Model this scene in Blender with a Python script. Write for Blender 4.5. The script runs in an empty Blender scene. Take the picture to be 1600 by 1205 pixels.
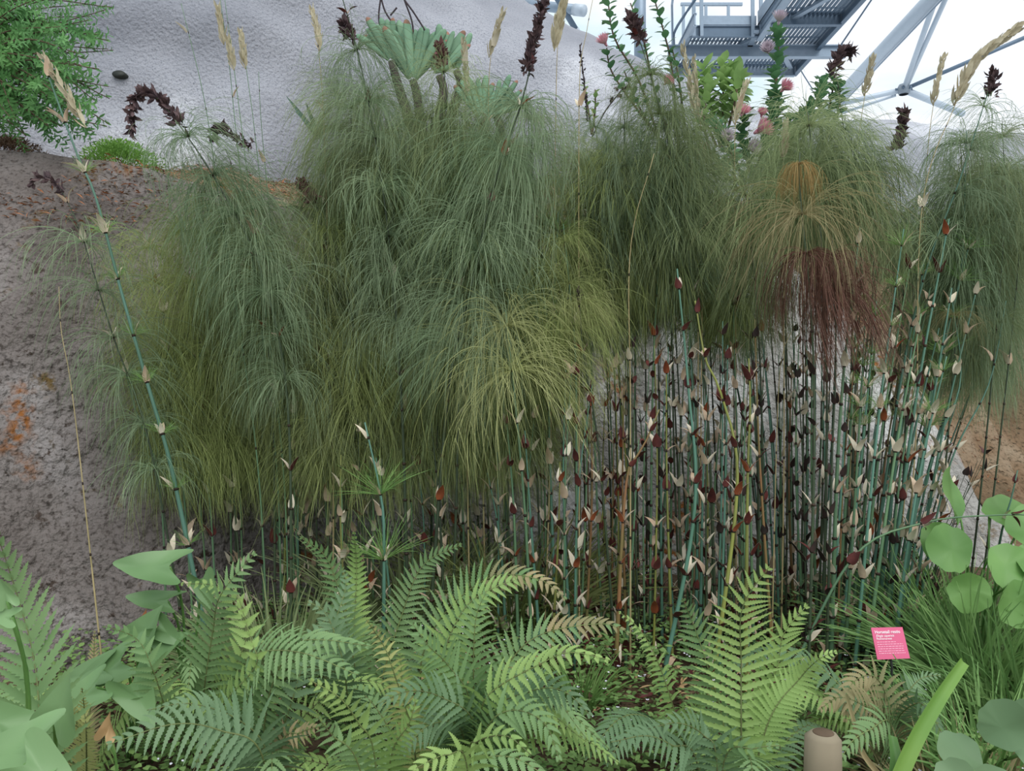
import bpy, math, random
from mathutils import Vector, Matrix, Quaternion, noise
R = math.radians
rnd = random.Random(7)
U = rnd.uniform
SC = bpy.context.scene
COL = SC.collection

# ------------------------------------------------------------------ camera, sky, sun, exposure
F, CZ = 1230.0, 1.45                 # focal length in pixels of a 1600 px frame, camera height
cam = bpy.data.cameras.new('camera')
cam.sensor_width = 36.0
cam.sensor_fit = 'HORIZONTAL'
cam.lens = 36.0 * F / 1600.0
cam.clip_end = 400
cam_ob = bpy.data.objects.new('camera', cam)
COL.objects.link(cam_ob)
cam_ob.location = (0, 0, CZ)
cam_ob.rotation_euler = (R(90), 0, 0)
SC.camera = cam_ob

world = bpy.data.worlds.new('sky')
SC.world = world
world.use_nodes = True
wt = world.node_tree
wt.nodes.clear()
w_out = wt.nodes.new('ShaderNodeOutputWorld')
w_bg = wt.nodes.new('ShaderNodeBackground')
w_bg.inputs['Strength'].default_value = 1.12
w_tc = wt.nodes.new('ShaderNodeTexCoord')
w_map = wt.nodes.new('ShaderNodeMapping')
w_map.inputs['Scale'].default_value = (1.0, 1.0, 2.4)
w_n = wt.nodes.new('ShaderNodeTexNoise')
w_n.inputs['Scale'].default_value = 3.2
w_n.inputs['Detail'].default_value = 6
w_r = wt.nodes.new('ShaderNodeValToRGB')
w_r.color_ramp.elements[0].position = 0.36
w_r.color_ramp.elements[0].color = (0.62, 0.83, 0.93, 1)
w_r.color_ramp.elements[1].position = 0.50
w_r.color_ramp.elements[1].color = (0.93, 0.955, 1.0, 1)
wt.links.new(w_tc.outputs['Generated'], w_map.inputs['Vector'])
wt.links.new(w_map.outputs['Vector'], w_n.inputs['Vector'])
wt.links.new(w_n.outputs['Fac'], w_r.inputs['Fac'])
wt.links.new(w_r.outputs['Color'], w_bg.inputs['Color'])
wt.links.new(w_bg.outputs['Background'], w_out.inputs['Surface'])

sun = bpy.data.lights.new('sun', 'SUN')
sun.energy = 2.1
sun.angle = R(50)
sun.color = (1.0, 0.98, 0.94)
sun_ob = bpy.data.objects.new('sun', sun)
COL.objects.link(sun_ob)
sun_ob.rotation_euler = (R(38), R(10), R(12))

SC.view_settings.view_transform = 'Standard'
SC.view_settings.look = 'None'
SC.view_settings.gamma = 1.0
SC.view_settings.use_curve_mapping = False
SC.view_settings.exposure = 0.0
SC.cycles.max_bounces = 5
SC.cycles.diffuse_bounces = 3
SC.cycles.glossy_bounces = 1
SC.cycles.transmission_bounces = 2
SC.cycles.transparent_max_bounces = 6


def W(px, py, Y):
    """the place in the world that stands Y metres ahead and shows at px, py"""
    return Vector(((px - 800.0) / F * Y, Y, CZ - (py - 602.5) / F * Y))


# ------------------------------------------------------------------ materials
MATS = {}


def lin(c):
    return tuple((v / 255.0 / 12.92) if v / 255.0 <= 0.04045 else ((v / 255.0 + 0.055) / 1.055) ** 2.4 for v in c)


def leaf_mat(name, rgb, rgb2=None, trans=0.25, rough=0.6, scale=9.0, vary=0.25, spec=0.25):
    """a matt leaf: colour drifts a little over the surface and from object to object, thin enough to let light through"""
    m = bpy.data.materials.new(name)
    m.use_nodes = True
    nt = m.node_tree
    nt.nodes.clear()
    out = nt.nodes.new('ShaderNodeOutputMaterial')
    bs = nt.nodes.new('ShaderNodeBsdfPrincipled')
    bs.inputs['Roughness'].default_value = rough
    bs.inputs['Specular IOR Level'].default_value = spec
    tc = nt.nodes.new('ShaderNodeNewGeometry')
    n = nt.nodes.new('ShaderNodeTexNoise')
    n.inputs['Scale'].default_value = scale
    n.inputs['Detail'].default_value = 2
    mix = nt.nodes.new('ShaderNodeMix')
    mix.data_type = 'RGBA'
    a, b = lin(rgb), lin(rgb2 or rgb)
    mix.inputs['A'].default_value = (*a, 1)
    mix.inputs['B'].default_value = (*b, 1)
    ramp = nt.nodes.new('ShaderNodeMapRange')
    ramp.inputs['From Min'].default_value = 0.35
    ramp.inputs['From Max'].default_value = 0.65
    nt.links.new(tc.outputs['Position'], n.inputs['Vector'])
    nt.links.new(n.outputs['Fac'], ramp.inputs['Value'])
    nt.links.new(ramp.outputs['Result'], mix.inputs['Factor'])
    oi = nt.nodes.new('ShaderNodeObjectInfo')
    mr = nt.nodes.new('ShaderNodeMapRange')
    mr.inputs['To Min'].default_value = 1 - vary
    mr.inputs['To Max'].default_value = 1 + vary
    nt.links.new(oi.outputs['Random'], mr.inputs['Value'])
    hs = nt.nodes.new('ShaderNodeHueSaturation')
    nt.links.new(mr.outputs['Result'], hs.inputs['Value'])
    nt.links.new(mix.outputs['Result'], hs.inputs['Color'])
    nt.links.new(hs.outputs['Color'], bs.inputs['Base Color'])
    if trans > 0:
        tr = nt.nodes.new('ShaderNodeBsdfTranslucent')
        nt.links.new(hs.outputs['Color'], tr.inputs['Color'])
        ms = nt.nodes.new('ShaderNodeMixShader')
        ms.inputs['Fac'].default_value = trans
        nt.links.new(bs.outputs['BSDF'], ms.inputs[1])
        nt.links.new(tr.outputs['BSDF'], ms.inputs[2])
        nt.links.new(ms.outputs['Shader'], out.inputs['Surface'])
    else:
        nt.links.new(bs.outputs['BSDF'], out.inputs['Surface'])
    MATS[name] = m
    return m


def ground_mat(name, stops, scale=1.5, detail=8, bump=0.5, bscale=40, patches=(), rough=0.95, bdist=0.02, pits=None, xgrad=None, grit=0.55):
    """stone or soil: a noise ramp, a second colour along world x, patches of growth, a rough grain in relief"""
    m = bpy.data.materials.new(name)
    m.use_nodes = True
    nt = m.node_tree
    L = nt.links.new
    bs = nt.nodes['Principled BSDF']
    bs.inputs['Roughness'].default_value = rough
    bs.inputs['Specular IOR Level'].default_value = 0.2
    g = nt.nodes.new('ShaderNodeNewGeometry')

    def nz(s, d=6, dist=0.0):
        n = nt.nodes.new('ShaderNodeTexNoise')
        n.inputs['Scale'].default_value = s
        n.inputs['Detail'].default_value = d
        n.inputs['Distortion'].default_value = dist
        L(g.outputs['Position'], n.inputs['Vector'])
        return n.outputs['Fac']

    def ramp(fac, st):
        r = nt.nodes.new('ShaderNodeValToRGB')
        while len(r.color_ramp.elements) < len(st):
            r.color_ramp.elements.new(0.5)
        for e, (p, c) in zip(r.color_ramp.elements, st):
            e.position = p
            e.color = (*lin(c), 1)
        L(fac, r.inputs['Fac'])
        return r.outputs['Color']

    def mix(f, a, b):
        x = nt.nodes.new('ShaderNodeMix')
        x.data_type = 'RGBA'
        L(f, x.inputs['Factor'])
        L(a, x.inputs['A'])
        if isinstance(b, tuple):
            x.inputs['B'].default_value = (*lin(b), 1)
        else:
            L(b, x.inputs['B'])
        return x.outputs['Result']

    def mrange(v, a, b):
        x = nt.nodes.new('ShaderNodeMapRange')
        x.inputs['From Min'].default_value = a
        x.inputs['From Max'].default_value = b
        L(v, x.inputs['Value'])
        return x.outputs['Result']
    c = ramp(nz(scale, detail), stops)
    c = mix(mrange(nz(bscale * 2.2, 3), 0.52, 0.70), c, ramp(nz(bscale, 2), [(0.3, stops[0][1]), (0.7, tuple(int(v * grit) for v in stops[0][1]))]))
    if pits:
        vo = nt.nodes.new('ShaderNodeTexNoise')
        vo.inputs['Scale'].default_value = pits[0]
        vo.inputs['Detail'].default_value = 5
        vo.inputs['Roughness'].default_value = 0.75
        L(g.outputs['Position'], vo.inputs['Vector'])
        c = mix(mrange(vo.outputs['Fac'], 0.60, 0.66), c, pits[1])
    if xgrad:
        x0, x1, st2 = xgrad
        sep = nt.nodes.new('ShaderNodeSeparateXYZ')
        L(g.outputs['Position'], sep.inputs['Vector'])
        c = mix(mrange(sep.outputs['X'], x0, x1), c, ramp(nz(scale * 1.3, detail, 0.6), st2))
    for (s, lo, hi, col) in patches:
        mp = nt.nodes.new('ShaderNodeMath')
        mp.operation = 'MULTIPLY'
        L(mrange(nz(s, 5, 0.5), lo, hi), mp.inputs[0])
        L(mrange(nz(s * 14, 4), 0.42, 0.56), mp.inputs[1])
        c = mix(mp.outputs[0], c, col)
    L(c, bs.inputs['Base Color'])
    b1 = nt.nodes.new('ShaderNodeBump')
    b1.inputs['Strength'].default_value = bump
    b1.inputs['Distance'].default_value = bdist
    L(nz(bscale, 6), b1.inputs['Height'])
    L(b1.outputs['Normal'], bs.inputs['Normal'])
    MATS[name] = m
    return m


def solid_mat(name, rgb, rough=0.5, metal=0.0, spec=0.4, vary=0.0, bump=0):
    m = bpy.data.materials.new(name)
    m.use_nodes = True
    nt = m.node_tree
    bs = nt.nodes['Principled BSDF']
    bs.inputs['Roughness'].default_value = rough
    bs.inputs['Metallic'].default_value = metal
    bs.inputs['Specular IOR Level'].default_value = spec
    g = nt.nodes.new('ShaderNodeNewGeometry')
    n = nt.nodes.new('ShaderNodeTexNoise')
    n.inputs['Scale'].default_value = 14
    nt.links.new(g.outputs['Position'], n.inputs['Vector'])
    r = nt.nodes.new('ShaderNodeValToRGB')
    a = lin(rgb)
    r.color_ramp.elements[0].color = (*[v * (1 - vary) for v in a], 1)
    r.color_ramp.elements[1].color = (*[min(1, v * (1 + vary)) for v in a], 1)
    nt.links.new(n.outputs['Fac'], r.inputs['Fac'])
    nt.links.new(r.outputs['Color'], bs.inputs['Base Color'])
    MATS[name] = m
    return m


FOL = [leaf_mat('feathery_green', (152, 164, 120), (124, 140, 96), 0.36, vary=0.28, scale=2.0),
       leaf_mat('feathery_olive', (154, 164, 106), (126, 140, 82), 0.36, vary=0.28, scale=2.0),
       leaf_mat('feathery_blue_green', (144, 162, 128), (116, 138, 104), 0.36, vary=0.24, scale=2.0),
       leaf_mat('feathery_bright', (178, 182, 128), (154, 162, 100), 0.38, vary=0.12, scale=2.0),
       leaf_mat('feathery_tan', (164, 150, 116), (146, 142, 98), 0.35, vary=0.18, scale=2.0)]
leaf_mat('feathery_red_brown', (112, 78, 66), (86, 62, 50), 0.2, vary=0.15, scale=3)
leaf_mat('feathery_gold', (176, 150, 96), (150, 126, 78), 0.3, vary=0.15, scale=3)
leaf_mat('tuft_green', (134, 170, 98), (112, 152, 84), 0.3, vary=0.1)
CULM = [leaf_mat('culm_teal', (88, 128, 112), (76, 114, 94), 0, 0.4, 5, 0.2, 0.4),
        leaf_mat('culm_green', (96, 128, 92), (82, 114, 86), 0, 0.4, 5, 0.2, 0.4),
        leaf_mat('culm_olive', (132, 138, 68), (112, 116, 66), 0, 0.45, 5, 0.2, 0.4),
        leaf_mat('culm_rust', (128, 92, 62), (104, 100, 60), 0, 0.45, 6, 0.2, 0.4),
        leaf_mat('culm_dark', (62, 76, 54), (52, 64, 48), 0, 0.5, 6, 0.2, 0.3)]
leaf_mat('culm_straw', (176, 160, 120), (150, 138, 100), 0, 0.6, 8, 0.12)
leaf_mat('node_dark', (58, 44, 34), (40, 34, 28), 0, 0.6)
leaf_mat('bract_cream', (236, 228, 208), (220, 208, 184), 0.2, 0.6, 20, 0.08)
leaf_mat('bract_tan', (216, 194, 170), (196, 170, 144), 0.15, 0.6, 20, 0.1)
leaf_mat('bract_maroon', (104, 54, 50), (78, 42, 42), 0.05, 0.5, 20, 0.25)
leaf_mat('bract_black', (62, 46, 44), (44, 38, 36), 0.0, 0.55, 20, 0.25)
leaf_mat('bract_rust', (166, 92, 60), (134, 70, 48), 0.1, 0.55, 20, 0.15)
leaf_mat('flower_maroon', (100, 80, 80), (72, 58, 62), 0.05, 0.7, 30, 0.2)
leaf_mat('seed_straw', (194, 186, 160), (168, 158, 130), 0.15, 0.7, 30, 0.1)
leaf_mat('fern_green', (138, 168, 116), (114, 148, 96), 0.3, 0.5, 3, 0.08)
leaf_mat('fern_bright', (162, 190, 114), (146, 178, 106), 0.35, 0.5, 3, 0.08)
leaf_mat('fern_blue', (118, 146, 108), (98, 128, 92), 0.25, 0.5, 3, 0.08)
leaf_mat('fern_yellow', (202, 202, 140), (184, 188, 122), 0.35, 0.55, 3, 0.06)
leaf_mat('fern_brown', (166, 152, 114), (132, 132, 94), 0.2, 0.7, 6, 0.1)
leaf_mat('fern_rachis', (116, 130, 80), (96, 104, 64), 0, 0.6)
leaf_mat('arum_green', (126, 160, 110), (106, 142, 92), 0.25, 0.4, 4, 0.1, 0.4)
leaf_mat('lush_green', (122, 164, 92), (100, 144, 76), 0.3, 0.45, 5, 0.12, 0.4)
leaf_mat('grass_green', (138, 172, 108), (112, 152, 90), 0.25, 0.5, 5, 0.15)
leaf_mat('bush_green', (114, 162, 98), (88, 136, 84), 0.3, 0.5, 4, 0.1)
leaf_mat('cushion_green', (140, 182, 92), (108, 152, 74), 0.3, 0.6, 8, 0.1)
leaf_mat('aloe_green', (128, 162, 132), (106, 144, 116), 0.05, 0.5, 8, 0.1)
leaf_mat('aloe_tip', (156, 116, 98), (104, 78, 62), 0.0, 0.6, 8, 0.1)
leaf_mat('aloe_trunk', (84, 72, 70), (56, 48, 48), 0, 0.8, 20)
leaf_mat('protea_leaf', (110, 156, 112), (88, 134, 92), 0.2, 0.45, 8, 0.1, 0.4)
leaf_mat('protea_leaf_bright', (166, 196, 130), (140, 174, 108), 0.3, 0.45, 8, 0.1, 0.4)
leaf_mat('protea_pink', (220, 168, 178), (200, 130, 146), 0.2, 0.6, 12, 0.1)
leaf_mat('protea_pale', (208, 196, 206), (180, 164, 176), 0.2, 0.6, 12, 0.1)
leaf_mat('sword_green', (84, 110, 96), (66, 90, 80), 0.05)
leaf_mat('flower_rust', (122, 84, 80), (92, 66, 66), 0.05, 0.7, 30, 0.2)
leaf_mat('twig', (110, 92, 74), (86, 72, 60), 0, 0.8, 12)
leaf_mat('twig_dark', (66, 58, 62), (52, 46, 50), 0, 0.8, 12)
leaf_mat('cover_green', (128, 158, 94), (98, 132, 76), 0.2, 0.5, 6, 0.1)
leaf_mat('tiny_petals', (226, 226, 232), (208, 210, 222), 0.1, 0.6)
leaf_mat('litter_brown', (112, 92, 72), (84, 70, 54), 0, 0.9, 20, 0.1)
leaf_mat('litter_rust', (170, 112, 76), (146, 98, 70), 0, 0.9, 10, 0.1)
leaf_mat('strap_green', (140, 178, 90), (118, 160, 78), 0.3, 0.45, 4, 0.05)
leaf_mat('dead_leaf', (206, 176, 134), (182, 150, 108), 0.2, 0.6, 8, 0.05)
solid_mat('steel', (134, 150, 166), 0.45, 0.35, vary=0.12)
solid_mat('steel_dark', (92, 110, 128), 0.5, 0.35, vary=0.12)
solid_mat('tube_white', (176, 188, 200), 0.4, 0.1, vary=0.05)
solid_mat('sign_pink', (216, 96, 134), 0.35, 0, vary=0.03)
solid_mat('sign_white', (252, 236, 242), 0.5)
solid_mat('sign_text_pale', (246, 176, 200), 0.5)
solid_mat('stake_black', (40, 44, 40), 0.6)
solid_mat('stone_pale', (138, 128, 108), 0.9, vary=0.2)

ground_mat('rock_lower_mat', [(0.28, (88, 80, 76)), (0.5, (122, 115, 112)), (0.70, (158, 153, 152))], 1.6, 8, 1.0, 24,
           patches=[(1.7, 0.55, 0.64, (142, 92, 50)), (3.2, 0.62, 0.70, (104, 84, 50))], bdist=0.05, pits=(9, (72, 62, 56)), grit=0.7,
           xgrad=(-0.9, 0.9, [(0.32, (128, 126, 122)), (0.5, (164, 162, 158)), (0.66, (206, 206, 204))]))
ground_mat('rock_upper_mat', [(0.25, (128, 131, 140)), (0.45, (152, 154, 162)), (0.58, (166, 168, 176)), (0.70, (218, 220, 226))], 0.8, 8, 0.9, 40, bdist=0.02, grit=0.95)
ground_mat('soil_mat', [(0.3, (66, 54, 42)), (0.7, (98, 80, 62))], 3, 8, 0.8, 30, bdist=0.02)
ground_mat('bank_mat', [(0.3, (88, 76, 58)), (0.5, (122, 100, 78)), (0.7, (148, 134, 114))], 2.2, 8, 0.9, 22, bdist=0.03,
           pits=(7, (92, 68, 50)))
ground_mat('unseen_path_mat', [(0.3, (120, 112, 100)), (0.7, (150, 142, 130))], 3, 6, 0.4, 40)

etfe = bpy.data.materials.new('etfe_film')
etfe.use_nodes = True
_nt = etfe.node_tree
_nt.nodes.clear()
_o = _nt.nodes.new('ShaderNodeOutputMaterial')
_t = _nt.nodes.new('ShaderNodeBsdfTransparent')
_t.inputs['Color'].default_value = (0.97, 0.98, 1, 1)
_d = _nt.nodes.new('ShaderNodeBsdfTranslucent')
_d.inputs['Color'].default_value = (0.95, 0.97, 1, 1)
_m = _nt.nodes.new('ShaderNodeMixShader')
_m.inputs['Fac'].default_value = 0.08
_nt.links.new(_t.outputs[0], _m.inputs[1])
_nt.links.new(_d.outputs[0], _m.inputs[2])
_nt.links.new(_m.outputs[0], _o.inputs['Surface'])
MATS['etfe_film'] = etfe


# ------------------------------------------------------------------ mesh helpers
class MB:
    def __init__(s):
        s.v, s.f, s.m = [], [], []

    def add(s, vs, fs, mi=0):
        b = len(s.v)
        s.v.extend(vs)
        s.f.extend([tuple(i + b for i in f) for f in fs])
        s.m.extend([mi] * len(fs))

    def mesh(s, name, mats, smooth=True):
        me = bpy.data.meshes.new(name)
        me.from_pydata([tuple(v) for v in s.v], [], s.f)
        for m in mats:
            me.materials.append(MATS[m] if isinstance(m, str) else m)
        me.polygons.foreach_set('material_index', s.m)
        if smooth:
            me.polygons.foreach_set('use_smooth', [True] * len(s.f))
        me.update()
        return me

    def build(s, name, mats, parent=None, smooth=True, loc=None):
        return link(name, s.mesh(name, mats, smooth), parent, loc)


def link(name, data, parent=None, loc=None):
    o = bpy.data.objects.new(name, data)
    COL.objects.link(o)
    if parent:
        o.parent = parent
    if loc is not None:
        o.location = loc
    return o


def tag(o, label=None, cat=None, group=None, kind=None):
    if label:
        o['label'] = label
    if cat:
        o['category'] = cat
    if group:
        o['group'] = group
    if kind:
        o['kind'] = kind
    return o


def thing(name, label, cat, loc=(0, 0, 0), group=None):
    return tag(link(name, None, None, loc), label, cat, group)


def spline(pts, n):
    """points evenly spread along a smooth curve through pts"""
    P = [Vector(p) for p in pts]
    if len(P) == 2:
        P = [P[0], P[0].lerp(P[1], .5), P[1]]
    Q = [2 * P[0] - P[1]] + P + [2 * P[-1] - P[-2]]
    fine = []
    for i in range(1, len(Q) - 2):
        a, b, c, d = Q[i - 1:i + 3]
        for k in range(12):
            t = k / 12
            fine.append(0.5 * ((2 * b) + (c - a) * t + (2 * a - 5 * b + 4 * c - d) * t * t + (3 * b - a - 3 * c + d) * t ** 3))
    fine.append(P[-1])
    L = [0]
    for i in range(1, len(fine)):
        L.append(L[-1] + (fine[i] - fine[i - 1]).length)
    out, j = [], 0
    for k in range(n):
        s = L[-1] * k / (n - 1)
        while j < len(L) - 2 and L[j + 1] < s:
            j += 1
        f = (s - L[j]) / max(1e-9, L[j + 1] - L[j])
        out.append(fine[j].lerp(fine[j + 1], min(1, max(0, f))))
    return out


def perp(t):
    a = Vector((0, 1, 0)) if abs(t.y) < 0.8 else Vector((1, 0, 0))
    s = t.cross(a).normalized()
    return s, t.cross(s).normalized()


def tube(mb, pts, rad, n=6, mi=0, cap=True):
    vs, fs = [], []
    N = len(pts)
    for i, p in enumerate(pts):
        t = (pts[min(N - 1, i + 1)] - pts[max(0, i - 1)]).normalized()
        s, u = perp(t)
        r = rad[i] if isinstance(rad, (list, tuple)) else rad
        for k in range(n):
            a = 2 * math.pi * k / n
            vs.append(p + (s * math.cos(a) + u * math.sin(a)) * r)
    for i in range(N - 1):
        for k in range(n):
            fs.append((i * n + k, i * n + (k + 1) % n, (i + 1) * n + (k + 1) % n, (i + 1) * n + k))
    if cap:
        fs.append(tuple(range(n - 1, -1, -1)))
        fs.append(tuple((N - 1) * n + k for k in range(n)))
    mb.add(vs, fs, mi)


def box(mb, c, sx, sy, sz, mi=0, rot=None):
    vs = []
    for dx in (-1, 1):
        for dy in (-1, 1):
            for dz in (-1, 1):
                v = Vector((dx * sx / 2, dy * sy / 2, dz * sz / 2))
                if rot:
                    v = rot @ v
                vs.append(Vector(c) + v)
    mb.add(vs, [(0, 1, 3, 2), (4, 6, 7, 5), (0, 4, 5, 1), (2, 3, 7, 6), (0, 2, 6, 4), (1, 5, 7, 3)], mi)


def bar(mb, a, b, w, h, mi=0):
    """a box beam from a to b, w wide, h deep"""
    a, b = Vector(a), Vector(b)
    t = (b - a).normalized()
    up = Vector((0, 0, 1)) if abs(t.z) < 0.95 else Vector((0, 1, 0))
    s = t.cross(up).normalized()
    u = s.cross(t).normalized()
    vs = []
    for p in (a, b):
        for (i, j) in ((-1, -1), (1, -1), (1, 1), (-1, 1)):
            vs.append(p + s * (i * w / 2) + u * (j * h / 2))
    mb.add(vs, [(3, 2, 1, 0), (4, 5, 6, 7), (0, 1, 5, 4), (1, 2, 6, 5), (2, 3, 7, 6), (3, 0, 4, 7)], mi)


def ribbon(mb, pts, w, mi=0, side=None, taper=True):
    vs, fs = [], []
    N = len(pts)
    if side is None:
        side = Vector((U(-1, 1), U(-1, 1), U(-.3, .3)))
    for i, p in enumerate(pts):
        t = (pts[min(N - 1, i + 1)] - pts[max(0, i - 1)])
        s = t.cross(side)
        s = s.normalized() if s.length > 1e-9 else Vector((1, 0, 0))
        k = w * (1 - 0.75 * (i / (N - 1)) ** 2 if taper else 1) / 2
        vs.append(p + s * k)
        vs.append(p - s * k)
    for i in range(N - 1):
        fs.append((2 * i, 2 * i + 1, 2 * i + 3, 2 * i + 2))
    mb.add(vs, fs, mi)


def leaf(mb, base, d, nrm, L, w, segs=4, curve=0.15, fold=0.25, mi=0, shape=0.45, wave=0.0):
    """one blade: midrib plus two edges, tapering at both ends, arched by curve and folded along the rib"""
    d = d.normalized()
    s = d.cross(nrm)
    s = s.normalized() if s.length > 1e-6 else perp(d)[0]
    nn = s.cross(d).normalized()
    vs, fs = [], []
    for i in range(segs + 1):
        u = i / segs
        ww = w * (math.sin(math.pi * u ** (0.69 / -math.log(shape) * 1.0)) ** 0.75 if 0 < u < 1 else 0.04) / 2
        c = base + d * (L * u) - nn * (curve * L * u * u)
        e = nn * (fold * ww + (wave * w * math.sin(u * 9)))
        vs += [c + s * ww + e, c, c - s * ww + e]
    for i in range(segs):
        b = i * 3
        fs += [(b, b + 1, b + 4, b + 3), (b + 1, b + 2, b + 5, b + 4)]
    mb.add(vs, fs, mi)


def interp(x, tab):
    if x <= tab[0][0]:
        return tab[0][1]
    for (a, va), (b, vb) in zip(tab, tab[1:]):
        if x <= b:
            t = (x - a) / (b - a)
            t = t * t * (3 - 2 * t)
            return va + (vb - va) * t
    return tab[-1][1]


def grid(name, nu, nv, fn, mat, kind='structure'):
    mb = MB()
    vs = [fn(i / (nu - 1), j / (nv - 1)) for j in range(nv) for i in range(nu)]
    fs = [(j * nu + i, j * nu + i + 1, (j + 1) * nu + i + 1, (j + 1) * nu + i) for j in range(nv - 1) for i in range(nu - 1)]
    mb.add(vs, fs)
    return tag(mb.build(name, [mat]), kind=kind)


# ------------------------------------------------------------------ the setting: ground, rocks, banks
def gz(x, y):
    return 0.28 + 0.05 * (y - 2) + 0.035 * noise.noise(Vector((x * 1.7, y * 1.7, 0)))


FOOT = [(-4.0, 2.5), (-2.4, 2.75), (-1.6, 3.15), (-1.05, 3.75), (0, 4.15), (1.2, 4.3), (3.4, 4.3)]
ZTOP = [(-4, 2.75), (-3, 2.66), (-1.5, 2.55), (-.5, 2.7), (.3, 2.75), (1, 2.7), (1.6, 2.5), (2.1, 2.1), (2.45, 1.55), (2.65, 1.14), (2.8, .8), (2.95, .45), (3.15, .2)]


def y_top(x):
    return interp(x, FOOT) + 1.25 * (interp(x, ZTOP) / 2.7)


def lower_rock(u, v):
    x = -4.2 + 7.4 * u
    z0, zt, y0 = 0.1, interp(x, ZTOP), interp(x, FOOT)
    if v < 0.85:
        s = v / 0.85
        a = s * math.pi / 2
        z = z0 + (zt - z0) * (0.75 * s + 0.25 * math.sin(a))
        y = y0 + 1.25 * (zt / 2.7) * (0.55 * s + 0.45 * (1 - math.cos(a)))
    else:
        s = (v - 0.85) / 0.15
        z = zt - 0.12 * s * s
        y = y0 + 1.25 * (zt / 2.7) + 0.5 * s
    p = Vector((x, y, z))
    amp = 0.10 * noise.noise(p * 1.1 + Vector((3, 0, 0))) + 0.035 * noise.noise(p * 3.3) + 0.012 * noise.noise(p * 9) * (1.6 if x < -.8 else .6)
    if x > 0.9:  # vertical run-off ribs of the pale face
        amp += 0.03 * noise.noise(Vector((x * 5, z * 0.8, 2)))
    p.y -= amp
    p.z += amp * 0.3 * (v > .6)
    return p


grid('rock_face', 260, 170, lower_rock, 'rock_lower_mat')

YB = [(-4, 5.0), (-2, 5.2), (-1, 5.8), (0, 6.2), (3, 6.6), (8, 7.0)]
ZE = [(-4, 2.95), (-2, 2.95), (0, 3.2), (8, 3.3)]


def bank(u, v):
    x = -5 + 13 * u
    y0 = y_top(x) + 0.1 if x < 3.1 else 4.7
    y0 -= 0.15
    y1 = interp(x, YB) + 0.5
    zt = interp(x, ZTOP) - 0.10
    ze = interp(x, ZE)
    t = v ** 0.8
    z = zt + (ze - zt) * t
    p = Vector((x, y0 + (y1 - y0) * v, z))
    p.z += 0.07 * noise.noise(p * 2.0) + 0.03 * noise.noise(p * 7)
    return p


grid('soil_bank', 260, 60, bank, 'bank_mat')

ZT = [(-7, 8.6), (-2.5, 7.4), (-1.2, 6.5), (-.5, 5.95), (-.08, 5.50), (.2, 5.30), (.67, 5.1), (1.07, 4.97), (1.67, 4.72), (2.33, 4.50), (2.67, 4.42), (3.33, 4.32), (5.3, 4.16), (9, 4.0)]


def upper_rock(u, v):
    x = -7 + 16 * u
    yb, z0, zt = interp(x, YB), interp(x, ZE) - 0.9, interp(x, ZT)
    if v < 0.8:
        a = v / 0.8 * math.pi / 2
        y = yb + 2.2 * (1 - math.cos(a))
        z = z0 + (zt - z0) * math.sin(a)
    else:
        s = (v - 0.8) / 0.2
        y, z = yb + 2.2 + 2.5 * s, zt - 0.9 * s * s
    p = Vector((x, y, z))
    a = 0.22 * noise.noise(p * 0.6 + Vector((1, 5, 0))) + 0.07 * noise.noise(Vector((p.x * 1.2, p.y * 1.2, p.z * 3.0))) + 0.02 * noise.noise(p * 5)
    p.y -= a
    p.z += a * 0.25
    return p


grid('rock_dome', 260, 120, upper_rock, 'rock_upper_mat')


def soil(u, v):
    x, y = -5 + 10 * u, 1.0 + 4.6 * v
    return Vector((x, y, gz(x, y) + 0.02 * noise.noise(Vector((x * 9, y * 9, 0)))))


grid('ground', 200, 110, soil, 'soil_mat')


def unseen_path(u, v):
    return Vector((-7 + 14 * u, -6 + 7.05 * v, 0.18 + .04 * v))


grid('unseen_floor', 20, 20, unseen_path, 'unseen_path_mat')  # unseen ground behind the camera, added to block sky light from below


# ------------------------------------------------------------------ dome steelwork and walkway
def steel_tube(a, b, r, label, n=12, mats=('tube_white',), rails=False, name='dome_tube', flat=False):
    t = thing(name, label, 'steel tube', tuple(a))
    mb = MB()
    tube(mb, [Vector((0, 0, 0)), (b - a) * .5, b - a], r, n)
    mb.build('tube', [mats[0]], t)
    if rails:
        d = (b - a).normalized()
        s, u = perp(d)
        for k in (-1, 1):
            m2 = MB()
            off = s * (r * 1.25 * k) - u * 0.02
            tube(m2, [off, off + (b - a) * .5, off + (b - a)], 0.012, 5)
            m2.build('rail', ['steel'], t)
    m3 = MB()
    for p in (Vector((0, 0, 0)), b - a):
        d = (b - a).normalized() * (r * 1.2)
        tube(m3, [p - d, p + d], r * 1.12, n)
    m3.build('end_collar', ['tube_white'], t)
    return t


node = W(1412, 140, 16)
steel_tube(W(1492, -40, 12.5), W(1288, 178, 16.5), 0.135, 'thickest pale steel dome tube with thin rails, sloping down right of the walkway', 16, rails=True)
steel_tube(W(1472, -30, 13.5), node, 0.05, 'left one of two close steel struts dropping steeply to the dome joint')
steel_tube(W(1490, -30, 13.5), node + Vector((.06, 0.1, 0)), 0.045, 'right one of two close steel struts dropping steeply to the dome joint')
steel_tube(W(1296, 166, 16.4), node, 0.055, 'pale steel strut running left from the dome joint towards the thickest tube')
steel_tube(W(1318, 176, 16.6), node + Vector((-.1, 0.2, -.05)), 0.03, 'thin lower steel strut just under the left strut of the dome joint')
steel_tube(node, W(1500, 176, 16.5), 0.065, 'short pale steel strut running down right from the dome joint')
steel_tube(node, W(1640, 42, 15.5), 0.04, 'thin dark steel strut rising right from the dome joint to the frame edge', mats=('steel_dark',))
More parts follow.
